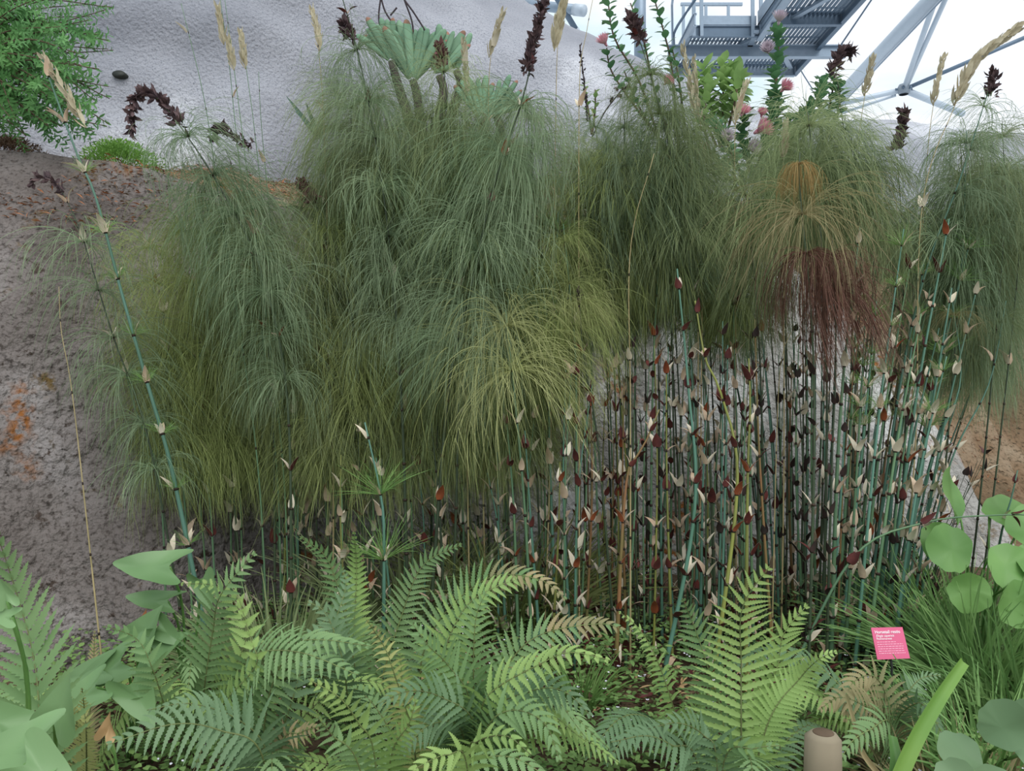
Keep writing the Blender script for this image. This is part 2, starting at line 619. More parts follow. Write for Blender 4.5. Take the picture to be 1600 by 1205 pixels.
steel_tube(W(800, 4, 14), W(905, 16, 13.2), 0.085, 'grey steel dome tube at the crest of the grey rock, top middle', mats=('steel',))
steel_tube(W(848, -40, 13), W(902, 50, 13.5), 0.05, 'short dark steel strut slanting down at the crest of the grey rock', mats=('steel_dark',))
jt = thing('dome_joint', 'ball joint where the thin pale dome struts meet, upper right', 'steel joint', tuple(node))
mb = MB()
for i in range(2):
    tube(mb, [Vector((0, 0, -.1 + .0 * i)), Vector((0, 0, 0)), Vector((0, 0, .1))], [.09, .14, .09], 14)
mb.build('hub', ['tube_white'], jt)
mb = MB()
for k in range(6):
    a = k * math.pi / 3
    c = Vector((math.cos(a) * .14, math.sin(a) * .14, 0))
    tube(mb, [c * .8, c * 1.2], .03, 6)
mb.build('bolt_ring', ['steel_dark'], jt)

# film cushions of the dome, between the tubes
def pane(i, corners):
    mb = MB()
    c = sum(corners, Vector()) / len(corners)
    n = 10
    A, B, C_, D = corners
    vs = []
    nrm = (B - A).cross(D - A).normalized()
    for a in range(n + 1):
        for b in range(n + 1):
            u, v = a / n, b / n
            p = A.lerp(B, u).lerp(D.lerp(C_, u), v)
            vs.append(p + nrm * (1.2 * math.sin(math.pi * u) * math.sin(math.pi * v)))
    fs = [(a * (n + 1) + b, (a + 1) * (n + 1) + b, (a + 1) * (n + 1) + b + 1, a * (n + 1) + b + 1) for a in range(n) for b in range(n)]
    mb.add(vs, fs)
    tag(mb.build('window_%d' % i, ['etfe_film']), kind='structure')


pane(1, [W(1490, -60, 19), W(1700, -60, 19), W(1700, 230, 20), W(1300, 230, 20)])
pane(2, [W(1000, -60, 19.5), W(1480, -60, 19.5), W(1290, 230, 20.5), W(900, 230, 20.5)])

H = CZ + 6.0
walk = thing('steel_walkway', 'grey steel walkway platform seen from below against the sky', 'walkway', (4.15, 13.6, H))
ox = Vector((-4.15, -13.6, -H))


def wpart(name, fn, mat):
    mb = MB()
    fn(mb)
    mb.v = [Vector(v) + ox for v in mb.v]
    return mb.build(name, [mat], walk, smooth=False)


def grating(x0, x1, y0, y1):
    def f(mb):
        x = x0
        while x < x1:
            bar(mb, (x, y0, H), (x, y1, H), 0.034, 0.03)
            x += 0.068
        y = y0
        while y < y1:
            bar(mb, (x0, y, H), (x1, y, H), 0.02, 0.02)
            y += 0.35
    return f


wpart('grating', grating(3.02, 4.2, 13.35, 14.8), 'steel_dark')
wpart('grating', grating(4.2, 5.3, 10.4, 14.8), 'steel_dark')


def ibeam(a, b, w, h):
    def f(mb):
        A, B = Vector(a), Vector(b)
        bar(mb, A, B, 0.02, h)
        bar(mb, A + Vector((0, 0, h / 2)), B + Vector((0, 0, h / 2)), w, 0.02)
        bar(mb, A - Vector((0, 0, h / 2)), B - Vector((0, 0, h / 2)), w, 0.02)
    return f


wpart('main_beam', ibeam((2.72, 13.75, H - .17), (5.82, 13.75, H - .17), 0.12, 0.19), 'steel')
wpart('edge_beam', ibeam((3.0, 14.82, H - .06), (5.32, 14.82, H - .06), 0.08, 0.22), 'steel')
wpart('edge_beam', ibeam((5.34, 10.3, H - .04), (5.34, 14.9, H - .04), 0.08, 0.2), 'steel_dark')
wpart('edge_beam', ibeam((3.0, 12.9, H - .0), (3.0, 14.9, H - .0), 0.06, 0.2), 'steel')
wpart('edge_beam', ibeam((4.2, 10.3, H - .02), (4.2, 13.4, H - .02), 0.10, 0.22), 'steel')
wpart('cross_beam', ibeam((4.2, 12.75, H - .06), (5.32, 12.75, H - .06), 0.08, 0.2), 'steel_dark')
wpart('cross_beam', ibeam((3.0, 13.3, H - .02), (4.25, 13.3, H - .02), 0.06, 0.17), 'steel_dark')
wpart('kick_plate', lambda mb: box(mb, (3.66, 13.28, H + .16), 0.92, 0.02, 0.15), 'steel')
wpart('kick_plate', lambda mb: box(mb, (4.16, 11.9, H + .2), 0.02, 2.8, 0.24), 'steel')
wpart('kick_plate', lambda mb: box(mb, (5.36, 12.6, H + .14), 0.02, 4.4, 0.14), 'steel_dark')
for a, b in (((3.4, 14.75, H - .05), (4.2, 13.4, H - .05)), ((4.3, 13.3, H - .05), (5.25, 11.2, H - .05)), ((4.25, 14.7, H - .06), (4.1, 13.2, H - .06)), ((5.2, 14.7, H - .06), (4.7, 13.8, H - .06))):
    wpart('brace', lambda mb, a=a, b=b: bar(mb, a, b, 0.09, 0.05), 'steel')
for x in (3.06, 3.19, 4.05, 4.19):
    wpart('post', lambda mb, x=x: bar(mb, (x, 13.24, H - .12), (x - .02, 13.2, H + 1.3), 0.055, 0.04), 'steel')
for x in (3.2, 3.62, 4.04):
    wpart('post', lambda mb, x=x: bar(mb, (x, 14.7, H), (x, 14.7, H + 1.12), 0.05, 0.04), 'steel')
wpart('handrail', lambda mb: bar(mb, (3.15, 14.7, H + 1.12), (4.3, 14.7, H + 1.12), 0.05, 0.05), 'steel')
wpart('handrail', lambda mb: bar(mb, (5.36, 10.4, H + 1.1), (5.36, 14.8, H + 1.1), 0.05, 0.05), 'steel')


def ladder_rail(mb):
    tube(mb, spline([W(1128, -60, 12.6), W(1072, 20, 13.2), W(1054, 50, 13.6), W(1053, 70, 13.7)], 14), 0.022, 6)


wpart('bent_rail', ladder_rail, 'steel_dark')
wpart('hanger_rod', lambda mb: tube(mb, [W(1051, 70, 13.7), W(1050, 8, 13.4), W(1056, -40, 13.3)], 0.02, 6), 'steel')
wpart('hanger_rod', lambda mb: tube(mb, [W(1314, 70, 13.7), W(1375, -20, 13.2)], 0.014, 6), 'steel_dark')
wpart('hanger_rod', lambda mb: tube(mb, [W(1248, 104, 14.7), W(1256, 118, 14.7), W(1270, 140, 14.7)], 0.012, 6), 'steel_dark')
post = thing('steel_post', 'single grey steel post behind the tall leafy protea stems, left of the walkway', 'steel post', tuple(W(1000, 120, 12)))
mb = MB()
tube(mb, [Vector((0, 0, 0)), Vector((0, 0, 1.8))], 0.09, 10)
mb.build('shaft', ['steel'], post)
mb = MB()
tube(mb, [Vector((0, 0, -.05)), Vector((0, 0, .05))], 0.14, 10)
mb.build('base_plate', ['steel_dark'], post)


# ------------------------------------------------------------------ restio parts: one mesh of each kind, shared by its copies
def strand_pts(az, el, L, g, n, wob):
    d = Vector((math.cos(az) * math.cos(el), math.sin(az) * math.cos(el), math.sin(el)))
    p = Vector((0, 0, 0)) + Vector((math.cos(az), math.sin(az), 0)) * 0.006
    out = [p.copy()]
    st = L / n
    for i in range(n):
        d = (d + Vector((U(-wob, wob), U(-wob, wob), -g))).normalized()
        p = p + d * st
        out.append(p.copy())
    return out, d


def whorl_mesh(name, mat, n, L, el, g, wob=0.05, w=0.0021, branches=2, nseg=8):
    mb = MB()
    for i in range(n):
        az = 2 * math.pi * (i + U(-.4, .4)) / n
        ll = L * U(0.65, 1.12)
        pts, d = strand_pts(az, U(*el), ll, g * U(.75, 1.25), nseg, wob)
        ribbon(mb, pts, w)
        for b in range(branches):
            k = rnd.randint(1, nseg - 3)
            p0 = pts[k]
            dd = (pts[k + 1] - pts[k]).normalized()
            dd = (dd + Vector((U(-.5, .5), U(-.5, .5), U(-.35, .35)))).normalized()
            q, out = p0.copy(), [p0.copy()]
            l2 = ll * (1 - k / nseg) * U(.5, .95)
            for j in range(5):
                dd = (dd + Vector((U(-wob, wob), U(-wob, wob), -g * 1.3))).normalized()
                q = q + dd * l2 / 5
                out.append(q.copy())
            ribbon(mb, out, w * .8)
    return mb.mesh(name, [mat])


WH = {}
for ci, m in enumerate(FOL):
    WH['full%d' % ci] = [whorl_mesh('branchlet_whorl', m, 112, 0.47, (R(-5), R(75)), gg, 0.095, 0.0020, 3, 9) for gg in (.46, .30, .38)]
    WH['loose%d' % ci] = [whorl_mesh('branchlet_whorl', m, 70, 0.40, (R(0), R(55)), 0.28, 0.09)]
WH['dead'] = [whorl_mesh('branchlet_whorl', 'feathery_red_brown', 130, 0.46, (R(-10), R(60)), 0.6, 0.07, 0.0024, 3) for _ in range(2)]
WH['gold'] = [whorl_mesh('branchlet_whorl', 'feathery_gold', 80, 0.26, (R(0), R(50)), 0.55, 0.06, 0.0024, 3)]
WH['tuft'] = [whorl_mesh('branchlet_whorl', 'tuft_green', 34, 0.13, (R(25), R(75)), 0.06, 0.04, 0.0022, 1, 5) for _ in range(2)]
WH['stiff'] = [whorl_mesh('branchlet_whorl', 'tuft_green', 46, 0.26, (R(20), R(75)), 0.05, 0.03, 0.003, 1, 6) for _ in range(2)]
WH['wispy'] = [whorl_mesh('branchlet_whorl', FOL[2], 56, 0.36, (R(0), R(60)), 0.32, 0.06, 0.0022, 2)]


def bract_mesh(inner, outer, L, w, ang, bend):
    """a papery sheath scale: broad low down, pointed, cupped round the stem; inner and outer skins a millimetre apart"""
    mb = MB()
    n, m = 6, 4
    for layer, off in ((0, 0.0), (1, 0.0012)):
        vs, fs = [], []
        for i in range(n + 1):
            u = i / n
            ww = w * (math.sin(math.pi * min(1, (u * 0.93 + 0.07)) ** 0.62) ** 0.9) / 2 if i < n else 0.0003
            a = ang + bend * u
            r = 0.007 + L * u * math.sin(a) + off
            z = L * u * math.cos(a)
            for j in range(m + 1):
                t = j / m * 2 - 1
                vs.append(Vector((r - 0.35 * ww * t * t * (1 - .4 * u), ww * t, z - 0.1 * ww * t * t)))
        for i in range(n):
            for j in range(m):
                q = (i * (m + 1) + j, i * (m + 1) + j + 1, (i + 1) * (m + 1) + j + 1, (i + 1) * (m + 1) + j)
                fs.append(q if layer else q[::-1])
        mb.add(vs, fs, layer)
    return mb.mesh('bract', [inner, outer])


BR = {'pale': [bract_mesh('bract_cream', 'bract_tan', .068, .027, R(14), R(16)), bract_mesh('bract_cream', 'bract_cream', .062, .025, R(24), R(12)),
               bract_mesh('bract_tan', 'bract_cream', .074, .026, R(8), R(35))],
      'two': [bract_mesh('bract_cream', 'bract_maroon', .064, .028, R(22), R(10)), bract_mesh('bract_tan', 'bract_maroon', .055, .026, R(30), R(30)),
              bract_mesh('bract_maroon', 'bract_maroon', .048, .032, R(6), R(6)), bract_mesh('bract_cream', 'bract_rust', .066, .026, R(18), R(20))],
      'dark': [bract_mesh('bract_black', 'bract_black', .045, .032, R(6), R(6)), bract_mesh('bract_maroon', 'bract_black', .05, .026, R(25), R(30)),
               bract_mesh('bract_cream', 'bract_black', .058, .024, R(25), R(10))]}


def flower_mesh(pts, dens, size, mat, width):
    """a spent flower head: dark scales crowded round its stalk"""
    mb = MB()
    tube(mb, pts, 0.003, 5)
    N = len(pts)
    for k in range(dens):
        t = U(0, 1)
        i = min(N - 2, int(t * (N - 1)))
        p = pts[i].lerp(pts[i + 1], t * (N - 1) - i)
        d = (pts[i + 1] - pts[i]).normalized()
        env = (0.35 + 0.65 * abs(math.sin(t * 9 + 1))) * (1 - .6 * t)
        o = Vector((U(-1, 1), U(-1, 1), U(-1, 1))).normalized()
        leaf(mb, p + o * U(0, width) * env, (d * U(.3, 1) + o * U(.3, 1)), Vector((U(-1, 1), U(-1, 1), U(-1, 1))), size * U(.6, 1.3), size * .5, 3, U(-.2, .4), .5)
    return mb.mesh('flower_head', [mat])


def seed_mesh(pts, n, size, mat='seed_straw', width=0.008):
    mb = MB()
    tube(mb, pts, 0.0028, 5)
    N = len(pts)
    for k in range(n):
        t = k / n
        i = min(N - 2, int(t * (N - 1)))
        p = pts[i].lerp(pts[i + 1], t * (N - 1) - i)
        d = (pts[i + 1] - pts[i]).normalized()
        s, u = perp(d)
        a = k * 2.4
        o = s * math.cos(a) + u * math.sin(a)
        leaf(mb, p, d * 1.0 + o * U(.15, .4), o, size * (1.15 - .5 * t) * U(.8, 1.2), size * .3, 4, -.05, .6)
    return mb.mesh('seed_head', [mat])


def stem(base_px, Y, pts, culm=0, r=0.0075, whorls=None, kind='full0', size=1.0, bracts='pale', bfrac=1.0, spacing=0.165,
         flower=None, label='', group=None, name='restio_stem', bfrom=0.0, bto=1.0, dY=0.0, per=2):
    """whorls = (lowest py, highest py) of the leafy stretch; pts run upward from above the base"""
    xb = (base_px - 800) / F * Y
    base = Vector((xb, Y, gz(xb, Y) - 0.01))
    t = thing(name, label, 'plant stem', tuple(base), group)
    n_p = len(pts)
    P = [Vector((0, 0, 0))] + [W(px, py, Y + dY * (i + 1) / n_p) - base for i, (px, py) in enumerate(pts)]
    tot = sum((P[i + 1] - P[i]).length for i in range(len(P) - 1))
    n = max(8, int(tot / 0.055))
    C = spline(P, n)
    mb = MB()
    rad = [r * (1 - 0.72 * i / (n - 1)) for i in range(n)]
    tube(mb, C, rad, 6)
    nn = max(2, int(tot / spacing))
    nodes = []
    for k in range(1, nn + 1):
        f = (k - 0.35 + U(-.12, .12)) / nn
        i = min(n - 2, int(f * (n - 1)))
        p = C[i].lerp(C[i + 1], f * (n - 1) - i)
        d = (C[i + 1] - C[i]).normalized()
        rr = r * (1 - .72 * f)
        tube(mb, [p - d * .005, p, p + d * .006], [rr * 1.12, rr * 1.5, rr * 1.1], 6, 1)
        nodes.append((p, d, rr, f))
    mb.build('culm', [CULM[culm] if isinstance(culm, int) else MATS[culm], 'node_dark'], t)
    for (p, d, rr, f) in nodes:
        wp = p + base
        py = 602.5 - (wp.z - CZ) / wp.y * F
        if whorls and whorls[1] - 12 <= py <= whorls[0]:
            kk = kind(py) if callable(kind) else kind
            o = link('branchlet_whorl', rnd.choice(WH[kk]), t, p)
            sfac = 1.0
            if py < whorls[1] + 45:
                sfac = 0.82
            sc = size * sfac * U(.72, 1.12)
            o.scale = (sc, sc, sc * U(.9, 1.1))
            q = Vector((0, 0, 1)).rotation_difference(Vector((d.x * .5 + U(-.3, .3), d.y * .4 + U(-.3, .3), 1)).normalized())
            o.rotation_mode = 'QUATERNION'
            o.rotation_quaternion = q @ Quaternion((0, 0, 1), U(0, 6.28))
        if bracts and bfrom <= f <= bto and U(0, 1) < bfrac:
            bs = bracts if isinstance(bracts, str) else rnd.choice(bracts)
            a0 = U(0, 6.28)
            for j in range(rnd.choice((1, per, per))):
                o = link('bract', rnd.choice(BR[bs]), t, p)
                o.rotation_mode = 'QUATERNION'
                q = Vector((0, 0, 1)).rotation_difference(d)
                o.rotation_quaternion = q @ Quaternion((0, 0, 1), a0 + j * U(2.2, 3.6))
                sc = U(.85, 1.35) * (1.0 - .2 * f)
                o.scale = (sc, sc, sc)
    if flower:
        fp, dens, sz, wd, fm = flower
        q = [W(x, y, Y + dY) - base for x, y in fp]
        cur = spline(q, 12)
        if fm == 'seed':
            link('seed_head', seed_mesh(cur, dens, sz), t)
        else:
            link('flower_head', flower_mesh(cur, dens, sz, fm, wd), t)
    return t


FM = 'flower_maroon'
# --- the leafy stems one can tell apart
stem(338, 2.95, [(272, 750), (232, 605), (192, 465), (150, 310), (118, 235), (65, 88)], 0, 0.0105, (900, 250), 'tuft', 0.75, 'pale', 1, .2,
     ([(135, 200), (100, 140), (65, 85)], 26, .06, .01, 'seed'), 'thick blue-green restio stem leaning left across the brown rock, straw tip', per=3)
stem(300, 3.05, [(235, 700), (175, 520), (125, 360), (92, 290)], 4, .006, (740, 330), 'wispy', 1.0, 'pale', .3, .17,
     ([(100, 300), (80, 282), (56, 278), (50, 290)], 50, .03, .012, FM), 'wispy restio stem leftmost in the clump with small drooping dark flower head')
stem(262, 3.2, [(250, 760), (215, 650), (190, 560)], 1, .006, (740, 560), 'wispy', 1.05, 'pale', .2, .17, None,
     'short wispy restio stem low on the left against brown rock')
stem(455, 3.1, [(450, 640), (410, 430), (345, 295), (280, 195), (240, 148)], 4, .007, (640, 196), 'full2', 1.0, 'two', .4, .16,
     ([(282, 195), (250, 155), (222, 143), (207, 165), (205, 205)], 260, .034, .016, FM), 'leafy restio stem bent left under a long drooping maroon flower head')
stem(430, 3.3, [(425, 620), (395, 400), (365, 270), (352, 232)], 4, .006, (620, 300), 'full0', 1.0, 'two', .4, .17,
     ([(392, 225), (365, 215), (350, 200), (335, 200), (335, 218)], 130, .03, .012, FM), 'leafy restio stem with curled reddish flower head left of the fan aloe')
stem(575, 3.25, [(575, 650), (525, 400), (482, 300), (470, 285)], 4, .0065, (640, 320), 'full1', 1.0, 'two', .4, .17,
     ([(492, 315), (478, 295), (470, 285)], 110, .035, .018, 'flower_rust'), 'leafy restio stem with rusty red flower cluster below left of the fan aloe')
stem(640, 3.1, [(628, 640), (608, 380), (588, 230), (562, 95), (533, -10)], 4, .0075, (560, 88), 'full2', 1.0, 'two', .35, .175,
     ([(550, 62), (541, 44), (538, 34)], 110, .034, .02, FM), 'tall dark restio stem arching past the left side of the fan aloe')
stem(705, 3.15, [(716, 640), (714, 330), (702, 190), (692, 100), (688, 84)], 4, .0065, (600, 120), 'full0', .95, 'two', .35, .175,
     ([(693, 104), (690, 88), (686, 70)], 120, .034, .016, 'flower_rust'), 'leafy restio stem rising right in front of the fan aloe with maroon head')
stem(665, 3.0, [(700, 620), (738, 440), (772, 290), (815, 160), (838, 60), (850, -5)], 4, .0075, (620, 118), 'full2', 1.08, 'two', .35, .18,
     ([(822, 115), (828, 85), (838, 50), (848, 15), (852, -8)], 280, .03, .016, FM), 'tall restio stem leaning right with airy fringe and long maroon spike, top middle')
stem(1120, 3.2, [(1105, 640), (1080, 430), (1050, 250), (1010, 95), (985, 30)], 4, .007, (450, 95), 'full0', 1.0, 'two', .35, .175,
     ([(1002, 62), (994, 45), (985, 28)], 130, .036, .02, FM), 'tall restio stem leaning left in front of the protea with dark head')
stem(965, 3.0, [(935, 700), (912, 560), (905, 455)], 4, .0065, (530, 455), 'full3', .8, 'two', .4, .15,
     ([(905, 480), (905, 465), (905, 452)], 50, .014, .01, FM), 'lower pale green restio plume hanging left of the bare grey rock gap')
stem(835, 2.9, [(820, 800), (806, 640), (790, 485)], 1, .0075, (610, 480), 'full3', 1.12, 'pale', .6, .165, None,
     'bright yellow-green fountain-shaped restio plume in the centre front')
stem(900, 3.05, [(900, 600), (890, 450), (880, 350)], 1, .0065, (520, 345), 'full1', .9, 'two', .6, .17, None,
     'olive restio plume with a rusty folded sheath near its top')
stem(1015, 3.3, [(1020, 600), (1030, 400), (1042, 185)], 1, .0065, (440, 185), 'full0', .95, 'two', .35, .17, None,
     'leafy restio stem above the bare grey rock gap')
stem(1285, 3.1, [(1292, 640), (1285, 400), (1262, 175)], 4, .0075, (300, 175), 'full0', 1.1, 'dark', .8, .16, None,
     'tallest grey-green plume above the red-brown hanging foliage', bto=.6)
stem(1325, 3.2, [(1335, 640), (1345, 400), (1318, 200), (1306, 110)], 4, .0065, (330, 195), 'full2', 1.0, 'dark', .8, .17,
     ([(1300, 118), (1306, 100), (1318, 78), (1330, 82)], 140, .034, .014, FM), 'leafy stem with hooked dark flower head under the thickest dome tube', bto=.6)
stem(1195, 3.2, [(1190, 640), (1180, 450), (1162, 275)], 4, .0065, (440, 272), 'full0', 1.05, 'dark', .7, .165, None,
     'green plume on the left flank of the red-brown foliage', bto=.6)
stem(1262, 2.85, [(1272, 700), (1268, 500), (1250, 300), (1250, 238)], 4, .007, (450, 236), lambda py: 'gold' if py < 265 else 'full4' if py < 365 else 'dead', 1.0, 'dark', .8, .15, None,
     'restio stem with golden top tuft and red-brown dead hanging foliage', bto=.6)
stem(1290, 2.9, [(1300, 720), (1306, 560), (1300, 370)], 4, .0065, (470, 365), 'dead', .95, 'dark', .8, .13, None,
     'right one of two red-brown dead restio plumes', bto=.7)
stem(1345, 3.15, [(1400, 640), (1445, 430), (1500, 280), (1545, 140)], 0, .0075, (400, 135), 'wispy', 1.15, 'pale', .7, .17,
     ([(1548, 150), (1552, 130), (1550, 112)], 70, .03, .02, FM), 'tallest far right restio stem with airy blue-green top fringe', bto=.6)
stem(1385, 3.25, [(1450, 640), (1500, 430), (1508, 290), (1510, 205)], 0, .007, (480, 200), 'full2', 1.08, 'pale', .5, .17, None,
     'dense blue-green right-hand plume under the airy top fringe', bto=.6)
stem(1420, 3.2, [(1480, 740), (1545, 600), (1572, 470)], 0, .0065, (560, 470), 'full0', .85, 'pale', .5, .17, None,
     'lower restio plume at the right edge over the orange soil')
stem(1400, 3.1, [(1450, 740), (1500, 600), (1488, 470)], 0, .0065, (560, 470), 'loose4', .85, 'pale', .7, .17, None,
     'brownish green plume drooping over the right shoulder of the rock')
stem(1370, 3.35, [(1400, 640), (1412, 430), (1402, 245)], 4, .0065, (440, 240), 'loose0', .8, 'pale', .5, .16,
     ([(1400, 235), (1408, 205), (1412, 172)], 130, .035, .014, FM), 'slim plume topped by an upright dark flower head, right', bto=.6)
stem(1000, 3.5, [(960, 500), (945, 300), (925, 170)], 2, .0055, (560, 190), 'full2', .95, 'two', .35, .17,
     ([(918, 190), (915, 150), (906, 70)], 60, .016, .008, 'twig_dark'), 'leafy stem with thin dark tip in front of the grey rock crest')
stem(598, 2.75, [(600, 860), (596, 780), (570, 660)], 0, .009, (900, 770), 'stiff', .85, 'pale', 1, .19, None,
     'young blue-green stem with bright stiff bristles among the front fern fronds')
stem(870, 3.3, [(858, 640), (868, 430), (872, 330)], 0, .007, (520, 320), 'tuft', 1.2, 'pale', 1, .17, None,
     'blue-green stem with cream scales and small tufts right of centre')

# --- the other leafy stems: each named by height and by what shows above it
def zone(px, tab):
    for x, w in tab:
        if px < x:
            return w
    return tab[-1][1]


ZL = [(300, 'below the long drooping maroon head'), (400, 'below the group of thin reeds'), (500, 'below the curled reddish head'), (580, 'left of the large fan aloe'), (640, 'below the left half of the fan aloe'),
      (700, 'below the right half of the fan aloe'), (800, 'below the small fan aloe'), (860, 'below the long maroon spike'), (930, 'below the crest of the grey rock'), (1010, 'left of the tall open protea'), (1200, 'below the tall open protea')]
ZR = [(1190, 'below the pink protea flowers'), (1250, 'left of the golden tuft'), (1310, 'behind the golden tuft'), (1370, 'below the thickest dome tube'), (1430, 'below the dome joint'), (1500, 'below the upright seed spikes'), (1700, 'at the right edge')]


def tier(top):
    return 'tall' if top < 260 else 'mid-height' if top < 370 else 'short' if top < 470 else 'lowest'


CW = ('blue-green', 'green', 'olive', 'rusty', 'dark')
SW = {'pale': 'cream', 'two': 'cream and maroon', 'dark': 'blackish'}
TOP = [(215, 290), (270, 230), (350, 250), (430, 270), (490, 330), (520, 190), (560, 150), (640, 180), (700, 170), (760, 180), (850, 210), (930, 190), (1000, 190), (1080, 190), (1150, 270), (1260, 200), (1320, 220), (1400, 270), (1480, 260), (1540, 200), (1600, 240)]
for k in range(80):
    px = 232 + k * 11.5 + U(-10, 10)
    top = interp(px, TOP) + rnd.choice((15, 90, 190, 300)) + U(0, 45)
    Y = U(3.3, 3.75)
    low = interp(px, [(230, 700), (480, 720), (800, 700), (850, 600), (900, 520), (960, 450), (1000, 460), (1130, 520)])
    col = rnd.choice((0, 0, 1, 2)) if top < 330 else rnd.choice((0, 1, 1, 1))
    bx = px + U(5, 60) if px < 500 else px + U(-20, 30)
    tint = ('grey-green', 'olive-green', 'soft green')[col]
    lab = '%s %s feathery restio stem %s' % (tier(top), tint, zone(px, ZL))
    grp = 'feathery restio stems left of centre' if px < 600 else 'feathery restio stems in the middle'
    stem(bx, Y, [(bx + (px - bx) * .45, 720), (px, (top + 560) / 2), (px + U(-18, 12), top)], rnd.choice((4, 1)), .0055, (low, top), lambda py, c=col: 'full%d' % (c if py < 400 or U(0, 1) < .45 else 1), U(.75, 1.02),
         ('pale', 'pale', 'two'), .75, .175, None, lab, grp)
for k in range(34):
    px = 1135 + k * 14 + U(-12, 12)
    top = interp(px, TOP) + rnd.choice((20, 80, 150)) + U(0, 30)
    Y = U(3.5, 3.95)
    low = interp(px, [(1130, 520), (1190, 500), (1230, 350), (1345, 360), (1390, 400), (1470, 470), (1500, 560), (1600, 590)])
    bx = 1200 + (px - 1150) * .48
    kc = rnd.choice((0, 2, 2, 0))
    lab = '%s %s feathery restio stem %s' % (tier(top), 'grey-green' if kc == 0 else 'soft green', zone(px, ZR))
    stem(bx, Y, [(bx + (px - bx) * .4, 720), (px - 10, (top + 560) / 2), (px, top)], rnd.choice((4, 0)), .0055, (low, top), 'full%d' % kc, U(.85, 1.0),
         'pale', .4, .165, None, lab, 'feathery restio stems on the right', bto=.6)

for (px, top, w) in ((528, 125, 'before the reeds left of the fan aloe'), (548, 150, 'one stem left of the dark arching one'), (590, 140, 'just under the left aloe crown'), (622, 205, 'under the aloe trunk'), (676, 165, 'under the right aloe crown'),
                     (722, 185, 'between the two aloes'), (830, 165, 'right beside the long maroon spike'), (975, 175, 'under the dark head before the tall protea'), (1045, 165, 'right of the dark head before the tall protea'), (1075, 190, 'under the twin straw seed heads'),
                     (1222, 215, 'left above the golden tuft'), (1250, 190, 'straight above the golden tuft'), (1285, 180, 'right above the golden tuft'), (1330, 205, 'under the hooked dark head'), (1362, 245, 'right of the hooked dark head'),
                     (1500, 205, 'left under the airy fringe'), (1566, 190, 'right under the airy fringe'), (1590, 260, 'outermost at the right edge')):
    stem(px * .8 + 250 if px > 1100 else px + 20, U(3.2, 3.5), [(px * .9 + 130 if px > 1100 else px + 8, 700), (px + 3, (top + 520) / 2), (px, top)], 4, .0055, (top + 170, top), 'full%d' % rnd.choice((0, 0, 2)), U(.85, 1.0),
         'pale', .25, .15, None, 'dense grey-green feathery stem top %s' % w, bto=.6)

# --- bare jointed stems
def bare(n, x0, x1, top, drift, zones, grp, culms, br, Ys, rr=(.005, .0085), wh=None):
    for k in range(n):
        bx = x0 + (x1 - x0) * (k + U(.1, .9)) / n
        Y = U(*Ys)
        tp = U(*top)
        tx = bx + drift(bx) + U(-22, 22)
        mid = (bx + (tx - bx) * .5 + U(-9, 9), (tp + 960) / 2)
        cu, b = rnd.choice(culms), rnd.choice(br)
        lab = '%s %s stem with %s scales %s' % ('front' if Y < Ys[0] + (Ys[1] - Ys[0]) / 2 else 'rear', CW[cu], SW[b], zone(bx, zones))
        stem(bx, Y, [mid, (tx, tp)], cu, U(*rr), wh if (wh and U(0, 1) < .4) else None, 'tuft', U(.6, .9), b, .92, .145, None, lab, grp)


bare(26, 430, 850, (600, 820), lambda x: -10, [(520, 'right of the arrow-shaped leaf'), (600, 'left of the young bristly stem'), (680, 'right of the young bristly stem'), (760, 'behind the rising part of the arching frond'), (900, 'behind the brown tip of the arching frond')], 'bare stems behind the arching fern', (0, 1, 1, 4, 2), ('pale', 'pale', 'two'), (3.0, 3.6))
bare(18, 850, 985, (560, 760), lambda x: 8, [(905, 'above the brown-tipped frond'), (945, 'right of the brown-tipped frond'), (999, 'before the grey rock gap')], 'bare stems left of the rock gap', (0, 1, 2, 3), ('pale', 'two', 'two'), (2.95, 3.6))
bare(30, 990, 1180, (500, 640), lambda x: (x - 1080) * .1, [(1040, 'right of the grey rock gap'), (1090, 'above the left frond of the upright fern'), (1140, 'just left of the upright fern tip'), (1200, 'below the upright fern tip')], 'bare stems above the upright fern', (0, 0, 1, 1, 4, 2), ('pale', 'two', 'two', 'dark'), (2.95, 3.7))
bare(34, 1180, 1400, (480, 600), lambda x: (x - 1250) * .35, [(1235, 'right of the upright fern tip'), (1290, 'below the red-brown foliage'), (1345, 'left above the pink sign'), (1400, 'above the pink sign')], 'bare stems under the red-brown foliage', (0, 1, 1, 3, 4, 4), ('pale', 'two', 'dark', 'dark'), (3.0, 3.7))
bare(16, 1290, 1410, (330, 560), lambda x: 40 + (x - 1290) * .55, [(1330, 'leaning right of the red-brown foliage'), (1370, 'leaning right over the pale rock'), (1420, 'leaning farthest towards the rock shoulder')], 'stems leaning right over the rock shoulder', (0, 0, 1), ('pale', 'pale', 'two'), (2.9, 3.2), (.007, .0105), (700, 300))
bare(7, 1400, 1440, (600, 760), lambda x: 75 + (x - 1400) * 1.4, [(1420, 'slanting across the rock shoulder'), (1450, 'slanting outermost across the rock shoulder')], 'thin stems across the rock shoulder', (4,), ('dark', 'two'), (3.2, 3.4), (.003, .0045))

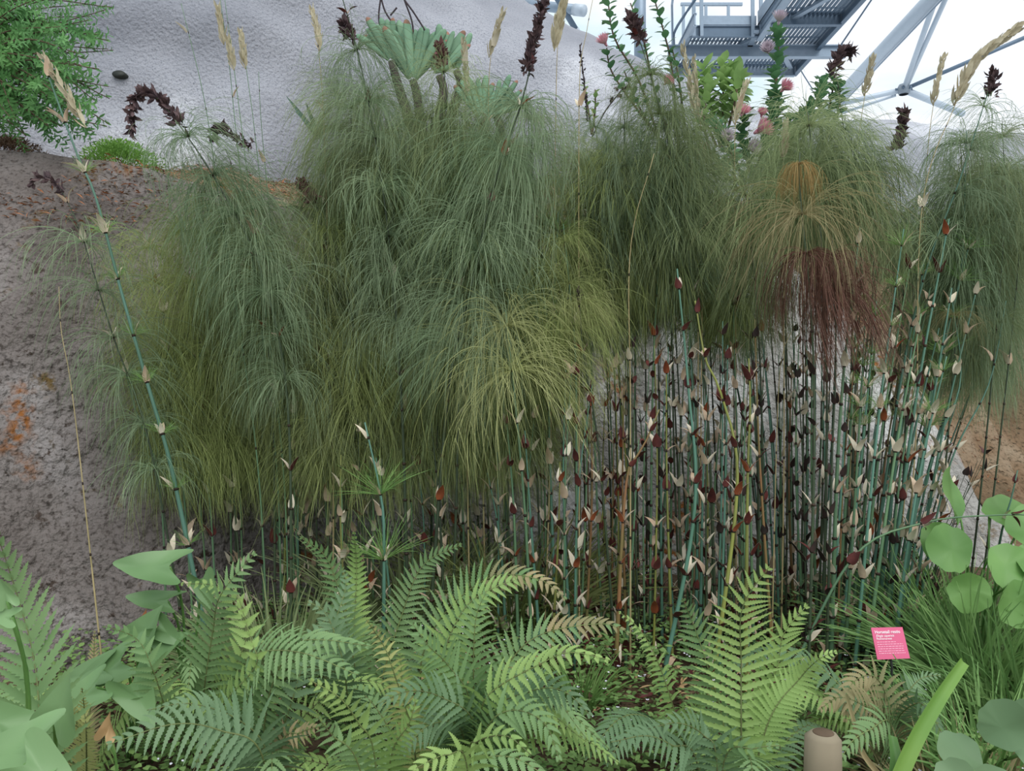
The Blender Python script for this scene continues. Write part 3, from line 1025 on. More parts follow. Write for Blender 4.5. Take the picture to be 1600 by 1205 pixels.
stem(1215, 2.85, [(1330, 875), (1440, 818), (1560, 805), (1640, 806)], 1, .007, None, None, 1, 'two', 1, .3, None,
     'long green restio stem bent over almost level across the others, lower right')
stem(1545, 3.1, [(1560, 860), (1580, 780), (1590, 735)], 0, .009, None, None, 1, ('pale', 'two'), 1, .14, None,
     'short blue-green stem with white scales at the right edge')
for i, (bx, pts, c, lab) in enumerate((
        (1030, [(1085, 800), (1075, 600), (1058, 420)], 0, 'sturdy blue-green stem in front of the bare stems, just left of the upright fern'),
        (1110, [(1152, 760), (1128, 620), (1102, 560), (1086, 470)], 2, 'sturdy olive and orange stem with big curled cream scales right of the rock gap'),
        (960, [(978, 760), (1005, 700), (1030, 640)], 3, 'rusty orange stem forking low at the foot of the rock gap'),
        (1165, [(1168, 760), (1172, 640), (1170, 560)], 2, 'sturdy yellow-green stem directly above the upright fern'))):
    stem(bx, 2.85, pts, c, .0095, None, None, 1, 'two', 1, .16, None, lab, per=3)

# --- dry straw-coloured stems and thin reeds rising over the foliage
for (bx, Y, pts, hd, lab) in (
        (420, 3.2, [(400, 700), (345, 330), (320, 160), (283, 5)], None, 'lone thin grey reed left of the other reeds, against the upper grey rock'),
        (440, 3.3, [(430, 700), (375, 260), (358, 100), (343, -10)], [(350, 70), (346, 45), (340, 10)], 'thin reed with pink bud left in the group of reeds'),
        (452, 3.25, [(440, 700), (385, 260), (366, 110), (350, -10)], [(366, 110), (362, 90), (356, 60)], 'thin straw reed second from the left in the group of reeds'),
        (462, 3.35, [(450, 700), (404, 260), (388, 130), (377, 52)], [(384, 108), (380, 80), (376, 50)], 'thin reed with golden seed head in the middle of the group of reeds'),
        (470, 3.3, [(455, 700), (418, 300), (408, 190), (404, 112)], None, 'shortest thin straw reed right in the group of reeds'),
        (520, 3.3, [(520, 700), (508, 250), (500, 100), (488, 15)], [(500, 80), (496, 50), (487, 14)], 'straw-coloured seed spike standing left of the fan aloe'),
        (735, 3.3, [(730, 700), (728, 260), (727, 150), (724, 62)], [(730, 150), (728, 110), (724, 62)], 'straw seed spike between the two fan aloe crowns'),
        (760, 3.35, [(755, 700), (762, 260), (766, 95), (784, 20)], [(764, 90), (772, 60), (786, 18)], 'slender seed spike right of the fan aloe, leaning right'),
        (850, 3.3, [(860, 700), (868, 200), (872, 60), (882, -10)], [(866, 80), (872, 40), (884, -12)], 'large straw seed head at the top edge over the rock crest'),
        (905, 3.2, [(905, 700), (905, 160), (915, 60), (928, -10)], None, 'long bare straw stem crossing the rock crest to the top edge'),
        (985, 3.0, [(985, 640), (985, 390), (1022, 240)], None, 'pale straw blade slanting right in front of the middle foliage'),
        (1080, 3.3, [(1090, 700), (1090, 260), (1085, 170), (1068, 72)], [(1085, 180), (1078, 130), (1066, 70)], 'left one of two tall straw seed heads before the protea'),
        (1092, 3.35, [(1095, 700), (1098, 260), (1090, 170), (1084, 92)], [(1094, 190), (1088, 150), (1084, 90)], 'right one of two tall straw seed heads before the protea'),
        (1150, 3.35, [(1150, 700), (1148, 260), (1150, 190), (1166, 130)], [(1148, 195), (1154, 165), (1167, 128)], 'straw seed spike leaning right over the pink protea flowers'),
        (1220, 3.2, [(1225, 700), (1224, 300), (1226, 200)], [(1224, 250), (1226, 220), (1227, 192)], 'short straw seed spike at the left edge of the tallest grey-green plume'),
        (1310, 3.4, [(1330, 700), (1335, 300), (1345, 190), (1362, 92)], [(1350, 150), (1356, 125), (1364, 90)], 'pale seed spike standing before the thickest dome tube'),
        (1390, 3.3, [(1420, 700), (1445, 300), (1456, 180), (1474, 90)], [(1458, 165), (1464, 130), (1475, 88)], 'upright seed spike right of the dome joint'),
        (1400, 3.1, [(1430, 700), (1440, 330), (1490, 170), (1530, 90), (1585, 45)], [(1490, 165), (1525, 95), (1590, 44)], 'largest straw seed head leaning right before the sky'),
        (120, 2.9, [(116, 640), (96, 520), (92, 448)], None, 'short thin straw stem standing alone before the brown rock'),
        (1205, 3.1, [(1215, 640), (1225, 545), (1236, 520)], None, 'short straw blade at the left edge of the dead foliage')):
    big = 'largest' in lab or 'large straw' in lab
    if bx < 130:  # this one roots in the rock face foot
        bx = 165
    stem(bx, Y, pts, 'culm_straw' if 'reed' not in lab else 1, .004, None, None, 1, 'pale', .15, .3,
         (hd, 46 if big else 26, .075 if big else .05, .01, 'seed') if hd else None, lab, name='dry_reed')

# ------------------------------------------------------------------ fan aloe, proteas, bushes on the bank
def aloe(name_label, loc, fans, stalks):
    t = thing('fan_aloe', name_label, 'succulent', tuple(loc))
    for (c, n, spread, L, rot, tilt) in fans:
        mb = MB()
        c = c - loc
        root = Vector((0, .05, -.3))
        tube(mb, spline([root, Vector((.02 + c.x * .35, .05, -.12)), c + Vector((.03, .02, -.12)), c], 12), [.045 - .0018 * i for i in range(12)], 8)
        mb.build('trunk', ['aloe_trunk'], t)
        for k in range(n):
            a = rot + (k / (n - 1) - .5) * spread
            d = Vector((math.sin(a), U(-.12, .12) + tilt, math.cos(a)))
            m2 = MB()
            Lk = L * U(.85, 1.1)
            w = Lk * .19
            # a tongue: straight sides, rounded tip, real thickness
            s = d.cross(Vector((0, 1, 0))).normalized()
            d = d.normalized()
            s = (s + Vector((0, U(-.5, .5), 0))).normalized()
            nn = s.cross(d).normalized()
            prof = [(0, .75), (.2, .95), (.5, 1), (.8, .95), (.92, .75), (.98, .45), (1.0, .1)]
            p0 = c + d * .02
            for (z0, z1, mi) in ((0, 5, 0), (4, 7, 1)):
                vs, fs = [], []
                seg = prof[z0:z1]
                for (u, ww) in seg:
                    cc = p0 + d * (Lk * u) + s * (-.10 * Lk * u * u * math.sin(a))
                    for (sx, sn) in ((-1, 0), (-.5, 1), (.5, 1), (1, 0), (.5, -1), (-.5, -1)):
                        vs.append(cc + s * (sx * w / 2 * ww) + nn * (sn * .006 * ww))
                for i in range(len(seg) - 1):
                    for j in range(6):
                        fs.append((i * 6 + j, i * 6 + (j + 1) % 6, (i + 1) * 6 + (j + 1) % 6, (i + 1) * 6 + j))
                m2.add(vs, fs, mi)
            m2.build('leaf', ['aloe_green', 'aloe_tip' if U(0, 1) < .35 else 'aloe_green'], t)
    for pts in stalks:
        mb = MB()
        tube(mb, spline([W(x, y, loc.y) - loc for x, y in pts], 12), .006, 5)
        mb.build('flower_stalk', ['twig_dark'], t)
    return t


YA = 5.2
aloe('large fan aloe with upright grey-green tongue leaves on the rock ledge', W(660, 190, YA),
     [(W(612, 95, YA), 12, 1.5, .26, -.15, -.15), (W(645, 125, YA), 11, 1.3, .34, .05, -.1), (W(686, 118, YA), 8, 1.1, .30, .25, -.1), (W(712, 110, YA), 5, .7, .24, .0, .1)],
     [[(600, 60), (592, 30), (595, -5)], [(615, 38), (602, 18), (595, -5)], [(645, 90), (645, 40), (632, 0)], [(675, 110), (672, 65), (650, 25), (632, 0)], [(610, 24), (620, 12)]])
aloe('small fan aloe with bluish leaves right of the large one', W(750, 215, YA),
     [(W(752, 185, YA), 11, 1.9, .24, .3, -.1), (W(775, 178, YA), 6, 1.2, .22, .7, -.2)], [[(760, 160), (778, 165), (783, 150)]])
sw = thing('sword_leaved_plant', 'dark sword-leaved plant on the rock ledge left of the fan aloe', 'plant', tuple(W(500, 215, 4.9)))
for (tx, ty) in ((448, 148), (462, 172), (506, 168), (478, 160), (528, 190)):
    mb = MB()
    a = Vector((U(-.02, .02), U(-.02, .02), 0))
    b = W(tx, ty, 4.8) - W(500, 215, 4.9)
    leaf(mb, a, b - a, Vector((0, -1, .4)), (b - a).length, .03, 6, .1, .6, shape=.35)
    mb.build('leaf', ['sword_green'], sw)
gp = thing('spiky_grass_plant', 'small bright spiky grass tuft left of the middle under the ledge', 'plant', tuple(W(512, 275, 4.7)))
mb = MB()
for k in range(46):
    a, e = U(0, 6.28), U(.2, 1.3)
    leaf(mb, Vector((0, 0, 0)), Vector((math.cos(a) * math.cos(e), math.sin(a) * math.cos(e), math.sin(e))), Vector((0, 0, 1)), U(.12, .2), .01, 4, .3)
mb.build('blades', ['cushion_green'], gp)


def rosette_stem(mb, pts, n, L, w, mi, from_t=0.25, dens_tip=True, fold=.2):
    c = spline(pts, 14)
    for k in range(n):
        t = from_t + (1 - from_t) * (k / n) ** (0.8 if dens_tip else 1)
        i = min(12, int(t * 13))
        p = c[i].lerp(c[i + 1], t * 13 - i)
        d = (c[i + 1] - c[i]).normalized()
        s, u = perp(d)
        a = k * 2.4 + U(-.3, .3)
        o = s * math.cos(a) + u * math.sin(a)
        leaf(mb, p, d * U(.35, .8) + o, d + Vector((0, -.4, .3)), L * U(.75, 1.15), w * U(.85, 1.15), 4, .12, fold, mi, .5)
    return c


def protea(label, loc, branches, flowers, leafmat, L=.055, w=.038, n=22):
    t = thing('protea_shrub', label, 'shrub', tuple(loc))
    tw, lf = MB(), MB()
    for pts in branches:
        q = [W(x, y, loc.y + dy) - loc for (x, y, dy) in pts]
        ln = sum((q[i + 1] - q[i]).length for i in range(len(q) - 1))
        c = rosette_stem(lf, q, max(8, int(n * ln / .5)), L, w, 0)
        tube(tw, c, [.009 - .0004 * i for i in range(14)], 5)
    tw.build('branch', ['twig'], t)
    lf.build('foliage', [leafmat], t)
    for (x, y, r, m, dx, dz) in flowers:
        mb = MB()
        c = W(x, y, loc.y - .12) - loc
        ax = Vector((dx, -.5, dz)).normalized()
        s, u = perp(ax)
        for ring, (nn, ln, sp) in enumerate(((16, 1.0, 1.3), (14, 1.05, .8), (12, 1.0, .4))):
            for k in range(nn):
                a = 6.28 * k / nn + ring * .3
                o = s * math.cos(a) + u * math.sin(a)
                leaf(mb, c + o * r * .15, ax + o * sp, -o, r * 1.7 * ln, r * .32, 4, -.2, .4)
        tube(mb, [c, c - ax * r * .5], [r * .3, r * .12], 6)
        mb.build('flower_head', [m], t)
    return t


protea('tall open protea with round blue-green leaves left of the walkway', W(1040, 250, 4.6),
       [[(1040, 250, 0), (1000, 130, 0), (960, 60, -.05), (950, 0, 0)], [(1050, 240, 0), (1020, 130, .1), (1005, 60, 0), (985, 5, 0)], [(1040, 230, 0), (960, 120, 0), (948, 75, 0)],
        [(1060, 230, 0), (1050, 110, 0), (1040, 60, 0), (1020, -10, 0)], [(1050, 250, .1), (1000, 170, .1), (975, 110, .1)], [(1070, 200, 0), (1060, 120, 0), (1050, 75, 0)]],
       [(946, 68, .035, 'protea_pink', -.5, .6), (1040, 130, .03, 'protea_pink', .2, .2)], 'protea_leaf', .062, .046, 20)
protea('protea with bright light-green leaves below the walkway', W(1125, 230, 4.5),
       [[(1125, 230, 0), (1110, 160, 0), (1100, 105, 0)], [(1125, 230, 0), (1130, 150, 0), (1128, 98, 0)], [(1130, 230, 0), (1150, 150, -.1), (1150, 110, 0)],
        [(1120, 230, 0), (1095, 170, 0), (1085, 120, 0)], [(1125, 230, .1), (1140, 170, .1), (1160, 135, 0)], [(1110, 240, 0), (1100, 190, -.1), (1108, 130, -.1)]],
       [], 'protea_leaf_bright', .10, .05, 44)
protea('protea bearing pink flower heads between the straw seed heads and the grey-green plumes', W(1160, 290, 4.35),
       [[(1160, 290, 0), (1150, 250, 0), (1120, 200, 0)], [(1160, 290, 0), (1180, 240, 0), (1215, 200, 0)], [(1170, 290, 0), (1200, 210, 0), (1205, 150, 0)],
        [(1160, 290, 0), (1130, 260, -.1), (1085, 235, -.1)], [(1180, 290, 0), (1160, 220, .1), (1165, 170, .1)], [(1170, 290, 0), (1215, 180, 0), (1208, 110, 0)], [(1190, 290, 0), (1260, 190, 0), (1290, 130, 0)],
        [(1190, 280, 0), (1240, 200, .1), (1270, 160, .1)], [(1150, 300, 0), (1180, 270, -.1), (1215, 245, -.1)], [(1150, 300, 0), (1140, 230, -.1), (1110, 190, -.1)], [(1210, 150, 0), (1216, 90, 0), (1215, 45, 0)], [(1190, 280, 0), (1230, 230, 0), (1235, 180, 0)]],
       [(1184, 205, .048, 'protea_pink', .6, .3), (1223, 140, .035, 'protea_pink', .3, .3), (1160, 178, .032, 'protea_pink', .1, .4), (1102, 232, .04, 'protea_pink', -.3, -.3),
        (1217, 34, .036, 'protea_pale', 0, .8), (1200, 80, .034, 'protea_pale', -.2, .2), (1135, 218, .035, 'protea_pale', 0, .2), (1172, 232, .038, 'protea_pale', .2, 0), (1190, 180, .025, 'protea_pink', 0, .5)],
       'protea_leaf', .075, .052, 46)
protea('leafy protea branch with round leaves below the hooked dark flower head', W(1290, 230, 4.5),
       [[(1290, 230, 0), (1296, 170, 0), (1305, 120, 0)], [(1285, 230, 0), (1280, 160, 0), (1285, 118, 0)], [(1295, 230, 0), (1310, 170, 0), (1312, 130, 0)]],
       [], 'protea_leaf', .07, .055, 30)
protea('small bright green leafy sprig on the rock crest left of the tall protea', W(925, 210, 4.8),
       [[(925, 210, 0), (918, 165, 0), (912, 130, 0)], [(925, 210, 0), (930, 170, 0), (930, 140, 0)]], [], 'protea_leaf_bright', .05, .03, 30)
fs = thing('seed_sprig', 'small sprig of dark brown seed pods before the grey rock, left of the tall protea', 'plant', tuple(W(925, 215, 4.4)))
mb = MB()
tube(mb, spline([Vector((0, 0, 0)), W(945, 175, 4.4) - W(925, 215, 4.4), W(972, 140, 4.4) - W(925, 215, 4.4)], 8), .004, 5)
mb.build('stalk', ['twig_dark'], fs)
for (x, y) in ((955, 155), (968, 148), (975, 140), (962, 138), (980, 135)):
    mb = MB()
    c = W(x, y, 4.4) - W(925, 215, 4.4)
    for k in range(12):
        o = Vector((U(-1, 1), U(-1, 1), U(-1, 1))).normalized()
        leaf(mb, c, o, Vector((0, 0, 1)), .022, .014, 3)
    mb.build('seed_pod', ['flower_maroon'], fs)

# small-leaved bush, top left
bl = W(-60, 120, 4.0)
bush = thing('leafy_bush', 'small-leaved green bush overhanging the top left corner', 'bush', tuple(bl))
tw, lf = MB(), MB()
tips = [(118, -20), (140, 18), (152, 30), (170, 20), (150, 60), (165, 60), (172, 88), (160, 100), (172, 142), (150, 130), (165, 190), (150, 165), (140, 195), (118, 150), (100, 160), (95, 195),
        (80, 190), (60, 195), (45, 205), (30, 190), (10, 200), (-10, 205), (120, 60), (100, 30), (90, 90), (70, 60), (60, 130), (40, 100), (30, 40), (20, 150), (60, 10), (0, 60), (0, 120), (80, -20), (40, -30), (110, 110), (130, 90),
        (75, 150), (50, 60), (20, 90), (90, 60), (65, 35), (5, 20), (30, 130)]
for k, (x, y) in enumerate(tips * 2):
    x += U(-14, 6)
    y += U(-12, 12)
    dy = U(-.3, .3)
    tip = W(x, y, 4.0 + dy) - bl
    start = Vector((U(-.3, .05), U(-.1, .1), U(-.2, .25)))
    mid = start.lerp(tip, .55) + Vector((0, 0, .08 + U(-.04, .06)))
    c = rosette_stem(lf, [start, mid, tip], 46, .040, .0105, 0, .3, False, .3)
    tube(tw, c, [.006 - .0003 * i for i in range(14)], 4)
    for b in range(3):
        i = rnd.randint(6, 11)
        p = c[i]
        e = p + (c[i + 1] - c[i]).normalized() * U(.08, .16) + Vector((U(-.07, .07), U(-.08, .08), U(-.1, .07)))
        rosette_stem(lf, [p, p.lerp(e, .5), e], 22, .036, .0095, 0, .1, False, .3)
tw.build('branches', ['twig'], bush)
lf.build('foliage', ['bush_green'], bush)
cb = thing('cushion_shrub', 'low bright green cushion shrub on the ledge under the leafy bush', 'shrub', tuple(W(185, 275, 4.75)))
mb = MB()
for k in range(5200):
    a, e = U(0, 6.28), U(0, 1.5)
    r = U(.6, 1.03) * (1 + .18 * noise.noise(Vector((a * 1.5, e * 3, 0))))
    o = Vector((math.cos(a) * math.cos(e) * .27, math.sin(a) * math.cos(e) * .2, math.sin(e) * .2)) * r
    leaf(mb, o, o.normalized() + Vector((U(-.7, .7), U(-.7, .7), U(-.3, .8))), Vector((U(-1, 1), U(-1, 1), 1)), U(.012, .024), .008, 2, .1)
mb.build('foliage', ['cushion_green'], cb)
cb2 = thing('dry_mound', 'grey dry twiggy mound on the ledge at the left edge', 'shrub', tuple(W(10, 262, 4.6)))
mb = MB()
for k in range(2600):
    a, e = U(0, 6.28), U(0, 1.5)
    o = Vector((math.cos(a) * math.cos(e) * .26, math.sin(a) * math.cos(e) * .2, math.sin(e) * .17)) * U(.7, 1)
    leaf(mb, o, o.normalized() + Vector((U(-.9, .9), U(-.9, .9), U(-.6, .4))), Vector((U(-1, 1), U(-1, 1), 1)), U(.02, .04), .007, 2, .1)
mb.build('foliage', ['twig'], cb2)

# ------------------------------------------------------------------ ferns
def pinna(mb, base, d, nrm, L, w, droop, mi, teeth=9):
    d = d.normalized()
    s = d.cross(nrm).normalized()
    rows = teeth * 2 + 1
    vs, fs = [], []
    p = base.copy()
    dd = d.copy()
    for i in range(rows + 1):
        u = i / rows
        env = (min(1, .55 + 4 * u)) * (1 - u ** 1.6) ** .8 if u < 1 else 0
        k = 1.0 if i % 2 == 1 else 0.6
        ww = w * env * k / 2 + .0004
        sh = dd * (L / rows * .9) if i % 2 else Vector((0, 0, 0))
        up = nrm * (ww * .25)
        vs += [p + s * ww + sh + up, p.copy(), p - s * ww + sh + up]
        dd = (dd + Vector((0, 0, -droop / rows))).normalized()
        p = p + dd * (L / rows)
    for i in range(rows):
        b = i * 3
        fs += [(b, b + 1, b + 4, b + 3), (b + 1, b + 2, b + 5, b + 4)]
    mb.add(vs, fs, mi)


def frond(parent, base_loc, pts, plen, mat, n=26, nrm=(0, -.85, .5), droop=.5, bare_t=.12, pw=None, tipmat=None, ang=68, curl=0.0, one=None, teeth=9):
    q = [W(x, y, Y) - base_loc for (x, y, Y) in pts]
    C = spline(q, 60)
    bl = MB()
    n = int(n * 1.25)
    N = len(C)
    tot = sum((C[i + 1] - C[i]).length for i in range(N - 1))
    nrm = Vector(nrm).normalized()
    for k in range(n):
        t = bare_t + (1 - bare_t) * (k + .5) / n
        i = min(N - 2, int(t * (N - 1)))
        p = C[i].lerp(C[i + 1], t * (N - 1) - i)
        d = (C[i + 1] - C[i]).normalized()
        side = d.cross(nrm).normalized()
        nn = side.cross(d).normalized()
        tt = (t - bare_t) / (1 - bare_t)
        prof = min(1, .55 + 1.8 * tt) * (1 - tt ** 2.2) ** .9 + .05
        a = R(ang - 30 * tt)
        for sg in (-1, 1):
            if one and sg != one and U(0, 1) < .5:
                continue
            dd = d * math.cos(a) + side * (sg * math.sin(a)) + nn * U(-.06, .12)
            L = plen * prof * U(.92, 1.06)
            pinna(bl, p, dd, nn, L, (pw or tot / n * .84) * (.5 + .5 * prof), droop, 1 if (tipmat and tt > .68 and U(0, 1) < .75) else 0, teeth)
    o = bl.build('frond', [mat, tipmat or mat], parent)
    r = MB()
    tube(r, C, [.0035 - .0026 * i / N for i in range(N)], 5)
    r.build('rachis', ['fern_rachis'], o)
    return o


def fern(label, base, fronds, extra=3):
    """base = (px, Y) of the crown on the ground"""
    x = (base[0] - 800) / F * base[1]
    loc = Vector((x, base[1], gz(x, base[1])))
    t = thing('fern', label, 'fern', tuple(loc))
    c = W(0, 0, 1)
    for f in fronds:
        pts = f[0]
        kw = f[3] if len(f) > 3 else {}
        frond(t, loc, pts, f[1], f[2], **kw)
    for k in range(extra):
        a = U(math.pi, 2 * math.pi) if U(0, 1) < .7 else U(0, 6.28)
        Lr = U(.28, .5)
        o = Vector((math.cos(a), math.sin(a) * .8, 0))
        hh = U(.16, .36)
        P3 = [Vector((0, 0, 0)), o * Lr * .3 + Vector((0, 0, hh * .7)), o * Lr * .7 + Vector((0, 0, hh)), o * Lr * 1.1 + Vector((0, 0, hh * .75))]
        pp = [(800 + (q.x + loc.x) / (q.y + loc.y) * F, 602.5 - (q.z + loc.z - CZ) / (q.y + loc.y) * F, q.y + loc.y) for q in P3]
        frond(t, loc, pp, U(.07, .11), rnd.choice((FG, FG, FB, FL)), n=20, droop=.7, nrm=(0, -.3, 1), bare_t=.15)
    mb = MB()
    for k in range(7):
        a = k * .9
        tube(mb, [Vector((0, 0, -.02)), Vector((math.cos(a) * .03, math.sin(a) * .03, .05))], [.012, .004], 5)
    mb.build('crown', ['litter_brown'], t)
    return t


def stalk_base(px, Y):
    """pixel row where the ground lies at this column and depth"""
    x = (px - 800) / F * Y
    return 602.5 - (gz(x, Y) - CZ) / Y * F


FG, FB, FL, FY, FN = 'fern_green', 'fern_bright', 'fern_blue', 'fern_yellow', 'fern_brown'


def fr(base, pts, plen, mat, **kw):
    """a frond whose foot is on the ground under the crown"""
    bx, bY = base
    return ([(bx, stalk_base(bx, bY), bY)] + pts, plen, mat, kw)


B = (75, 1.75)
fern('single tall fern frond at the left edge before the brown rock', B,
     [fr(B, [(62, 1120, 1.8), (50, 1015, 1.85), (22, 915, 1.85), (-8, 825, 1.8)], .145, FG, n=19, droop=.15, bare_t=.2, nrm=(0, -1, .2), ang=58)])
B = (135, 2.2)
fern('small yellowing fern with narrow upright fronds beside the left edge frond', B,
     [fr(B, [(140, 1120, 2.25), (146, 1040, 2.3), (148, 985, 2.3)], .045, FN, n=30, droop=.1, nrm=(0, -1, .1)),
      fr(B, [(125, 1150, 2.1), (105, 1100, 2.05), (95, 1066, 2.0)], .06, FY, n=30, droop=.1, nrm=(0, -1, .1)),
      fr(B, [(135, 1150, 2.0), (132, 1110, 2.0), (128, 1075, 1.95)], .05, FY, n=28, droop=.1, nrm=(0, -1, .1))])
B = (318, 2.5)
fern('upright light green fern below the arrow-shaped leaf', B,
     [fr(B, [(318, 1090, 2.3), (333, 985, 2.25), (345, 930, 2.2), (400, 862, 2.2)], .13, FG, n=26, droop=.35, nrm=(0, -.9, .45)),
      fr(B, [(270, 1130, 2.2), (240, 1050, 2.1), (215, 1000, 2.1), (165, 978, 2.05)], .10, FG, n=22, droop=.4, nrm=(.2, -.85, .5)),
      fr(B, [(360, 1060, 2.2), (385, 985, 2.2), (345, 920, 2.25), (280, 912, 2.3)], .075, FB, n=24, droop=.5),
      fr(B, [(350, 1100, 2.1), (400, 1040, 2.0), (392, 1000, 2.0), (372, 930, 2.0)], .07, FB, n=22, droop=.5)])
B = (405, 2.2)
fern('fern with long fronds arching right at the lower left, pinnae hanging', B,
     [fr(B, [(385, 1060, 2.1), (400, 1022, 2.05), (470, 1020, 1.95), (560, 1055, 1.9)], .135, FG, n=26, droop=.9, nrm=(0, -.75, .65), ang=82),
      fr(B, [(420, 1090, 2.0), (460, 1012, 2.0), (500, 1000, 1.95), (580, 1010, 1.9)], .10, FG, n=24, droop=.9, nrm=(0, -.8, .6)),
      fr(B, [(455, 1100, 2.0), (470, 1050, 2.1), (500, 980, 2.2), (520, 960, 2.3)], .09, FL, n=22, droop=.6)])
B = (430, 1.9)
fern('blue-green fern spreading flat along the bottom edge, lower left', B,
     [fr(B, [(410, 1182, 1.7), (345, 1142, 1.65), (270, 1132, 1.6), (165, 1165, 1.55)], .14, FL, n=28, droop=.8, nrm=(0, -.7, .7), ang=84),
      fr(B, [(420, 1190, 1.8), (380, 1130, 1.75), (300, 1100, 1.7), (230, 1110, 1.7)], .10, FL, n=24, droop=.8, nrm=(0, -.7, .7)),
      fr(B, [(440, 1170, 1.8), (470, 1145, 1.75), (500, 1135, 1.7)], .07, FN, n=20, droop=.7)])
B = (560, 2.5)
fern('tall blue-green fern with curled tips left of the arching fern', B,
     [fr(B, [(560, 1080, 2.4), (538, 960, 2.4), (512, 875, 2.4), (468, 838, 2.35)], .085, FG, n=28, droop=.5, nrm=(-.2, -.9, .3)),
      fr(B, [(550, 1060, 2.5), (556, 930, 2.55), (557, 880, 2.55), (553, 830, 2.5)], .06, FB, n=22, droop=.4, bare_t=.3),
      fr(B, [(590, 1080, 2.5), (625, 970, 2.5), (660, 885, 2.5), (722, 850, 2.45)], .09, FG, n=28, droop=.4, nrm=(0, -.95, .3)),
      fr(B, [(545, 1100, 2.2), (535, 1030, 2.1), (510, 960, 2.1), (480, 940, 2.1)], .11, FL, n=24, droop=.5),
      fr(B, [(540, 1110, 2.3), (520, 1000, 2.3), (540, 920, 2.35), (536, 890, 2.4)], .10, FL, n=24, droop=.5)])
B = (655, 2.1)
fern('pale yellow-green fern frond with curling pinnae left of the arching fern', B,
     [fr(B, [(645, 1150, 2.0), (615, 1050, 1.95), (600, 1010, 1.95), (572, 968, 1.9)], .075, FY, n=26, droop=1.3, bare_t=.1, pw=.014),
      fr(B, [(640, 1150, 2.1), (630, 1080, 2.1), (625, 1020, 2.1)], .08, FB, n=24, droop=.8)])
B = (600, 1.9)
fern('bright green fern at the bottom edge left of centre', B,
     [fr(B, [(585, 1180, 1.75), (560, 1130, 1.7), (530, 1090, 1.65), (482, 1062, 1.6)], .085, FB, n=22, droop=.6),
      fr(B, [(610, 1190, 1.8), (640, 1130, 1.75), (650, 1090, 1.75)], .08, FB, n=22, droop=.6),
      fr(B, [(560, 1195, 1.7), (520, 1150, 1.65), (495, 1120, 1.6)], .09, FG, n=22, droop=.6)])
B = (735, 2.25)
fern('large central fern with a long arching brown-tipped frond', B,
     [fr(B, [(660, 1080, 2.2), (680, 980, 2.2), (760, 905, 2.15), (840, 905, 2.1), (886, 938, 2.05)], .105, FG, n=34, droop=.75, tipmat=FN, nrm=(0, -.8, .6), ang=78),
      fr(B, [(690, 1070, 2.1), (720, 960, 2.1), (780, 915, 2.1), (850, 900, 2.15)], .10, FB, n=30, droop=.6, nrm=(0, -.8, .6)),
      fr(B, [(735, 1100, 2.0), (700, 1040, 1.95), (670, 1010, 1.9), (645, 975, 1.9)], .14, FG, n=26, droop=.6),
      fr(B, [(740, 1110, 2.05), (740, 1020, 2.0), (745, 960, 2.0), (760, 925, 2.0)], .13, FG, n=26, droop=.6),
      fr(B, [(760, 1110, 2.1), (800, 1030, 2.1), (850, 990, 2.1), (940, 975, 2.1), (985, 990, 2.1)], .10, FG, n=30, droop=.7, tipmat=FN),
      fr(B, [(740, 1130, 1.95), (690, 1090, 1.9), (640, 1080, 1.85), (590, 1100, 1.8)], .12, FL, n=26, droop=.7),
      fr(B, [(750, 1120, 1.95), (770, 1080, 1.9), (840, 1040, 1.85), (890, 1020, 1.8), (955, 1032, 1.75)], .095, FB, n=26, droop=1.0, nrm=(0, -.75, .65)),
      fr(B, [(760, 1120, 2.0), (830, 1080, 1.95), (880, 1080, 1.9), (925, 1120, 1.85)], .12, FL, n=24, droop=.8),
      fr(B, [(760, 1140, 1.9), (800, 1110, 1.85), (850, 1130, 1.8), (875, 1190, 1.75)], .12, FG, n=24, droop=.8),
      fr(B, [(720, 1140, 1.95), (680, 1130, 1.9), (650, 1150, 1.85), (620, 1190, 1.8)], .11, FL, n=24, droop=.7)])
B = (740, 1.75)
fern('bright yellow-green fern at the bottom edge of the centre', B,
     [fr(B, [(735, 1190, 1.65), (745, 1160, 1.6), (790, 1150, 1.55), (830, 1180, 1.5)], .08, FB, n=20, droop=.8),
      fr(B, [(730, 1200, 1.6), (700, 1180, 1.55), (660, 1195, 1.5), (630, 1215, 1.5)], .09, FB, n=20, droop=.7)])
B = (1062, 2.4)
fern('narrow pale green fern frond leaning left beside the upright fern', B,
     [fr(B, [(1058, 1130, 2.3), (1030, 1040, 2.3), (1000, 985, 2.3), (966, 955, 2.3)], .055, FB, n=26, droop=1.0, one=-1, nrm=(.3, -.8, .5)),
      fr(B, [(1075, 1140, 2.2), (1090, 1100, 2.2), (1110, 1080, 2.15)], .07, FB, n=20, droop=.5)])
B = (1158, 2.05)
fern('tall upright bright green fern in front of the bare restio stems', B,
     [fr(B, [(1158, 1150, 2.05), (1158, 1040, 2.1), (1160, 950, 2.1), (1203, 884, 2.1)], .155, FB, n=24, droop=.2, bare_t=.05, nrm=(0, -1, .15), ang=80),
      fr(B, [(1130, 1130, 2.15), (1105, 1040, 2.15), (1085, 980, 2.15), (1066, 935, 2.1)], .11, FG, n=22, droop=.3, nrm=(0, -1, .2)),
      fr(B, [(1190, 1120, 2.15), (1215, 1040, 2.15), (1225, 990, 2.15), (1262, 945, 2.15)], .115, FB, n=22, droop=.25, nrm=(0, -1, .2)),
      fr(B, [(1200, 1130, 2.05), (1250, 1060, 2.05), (1280, 1030, 2.0), (1308, 1018, 2.0)], .07, FB, n=24, droop=.5, bare_t=.3)])
B = (1120, 1.75)
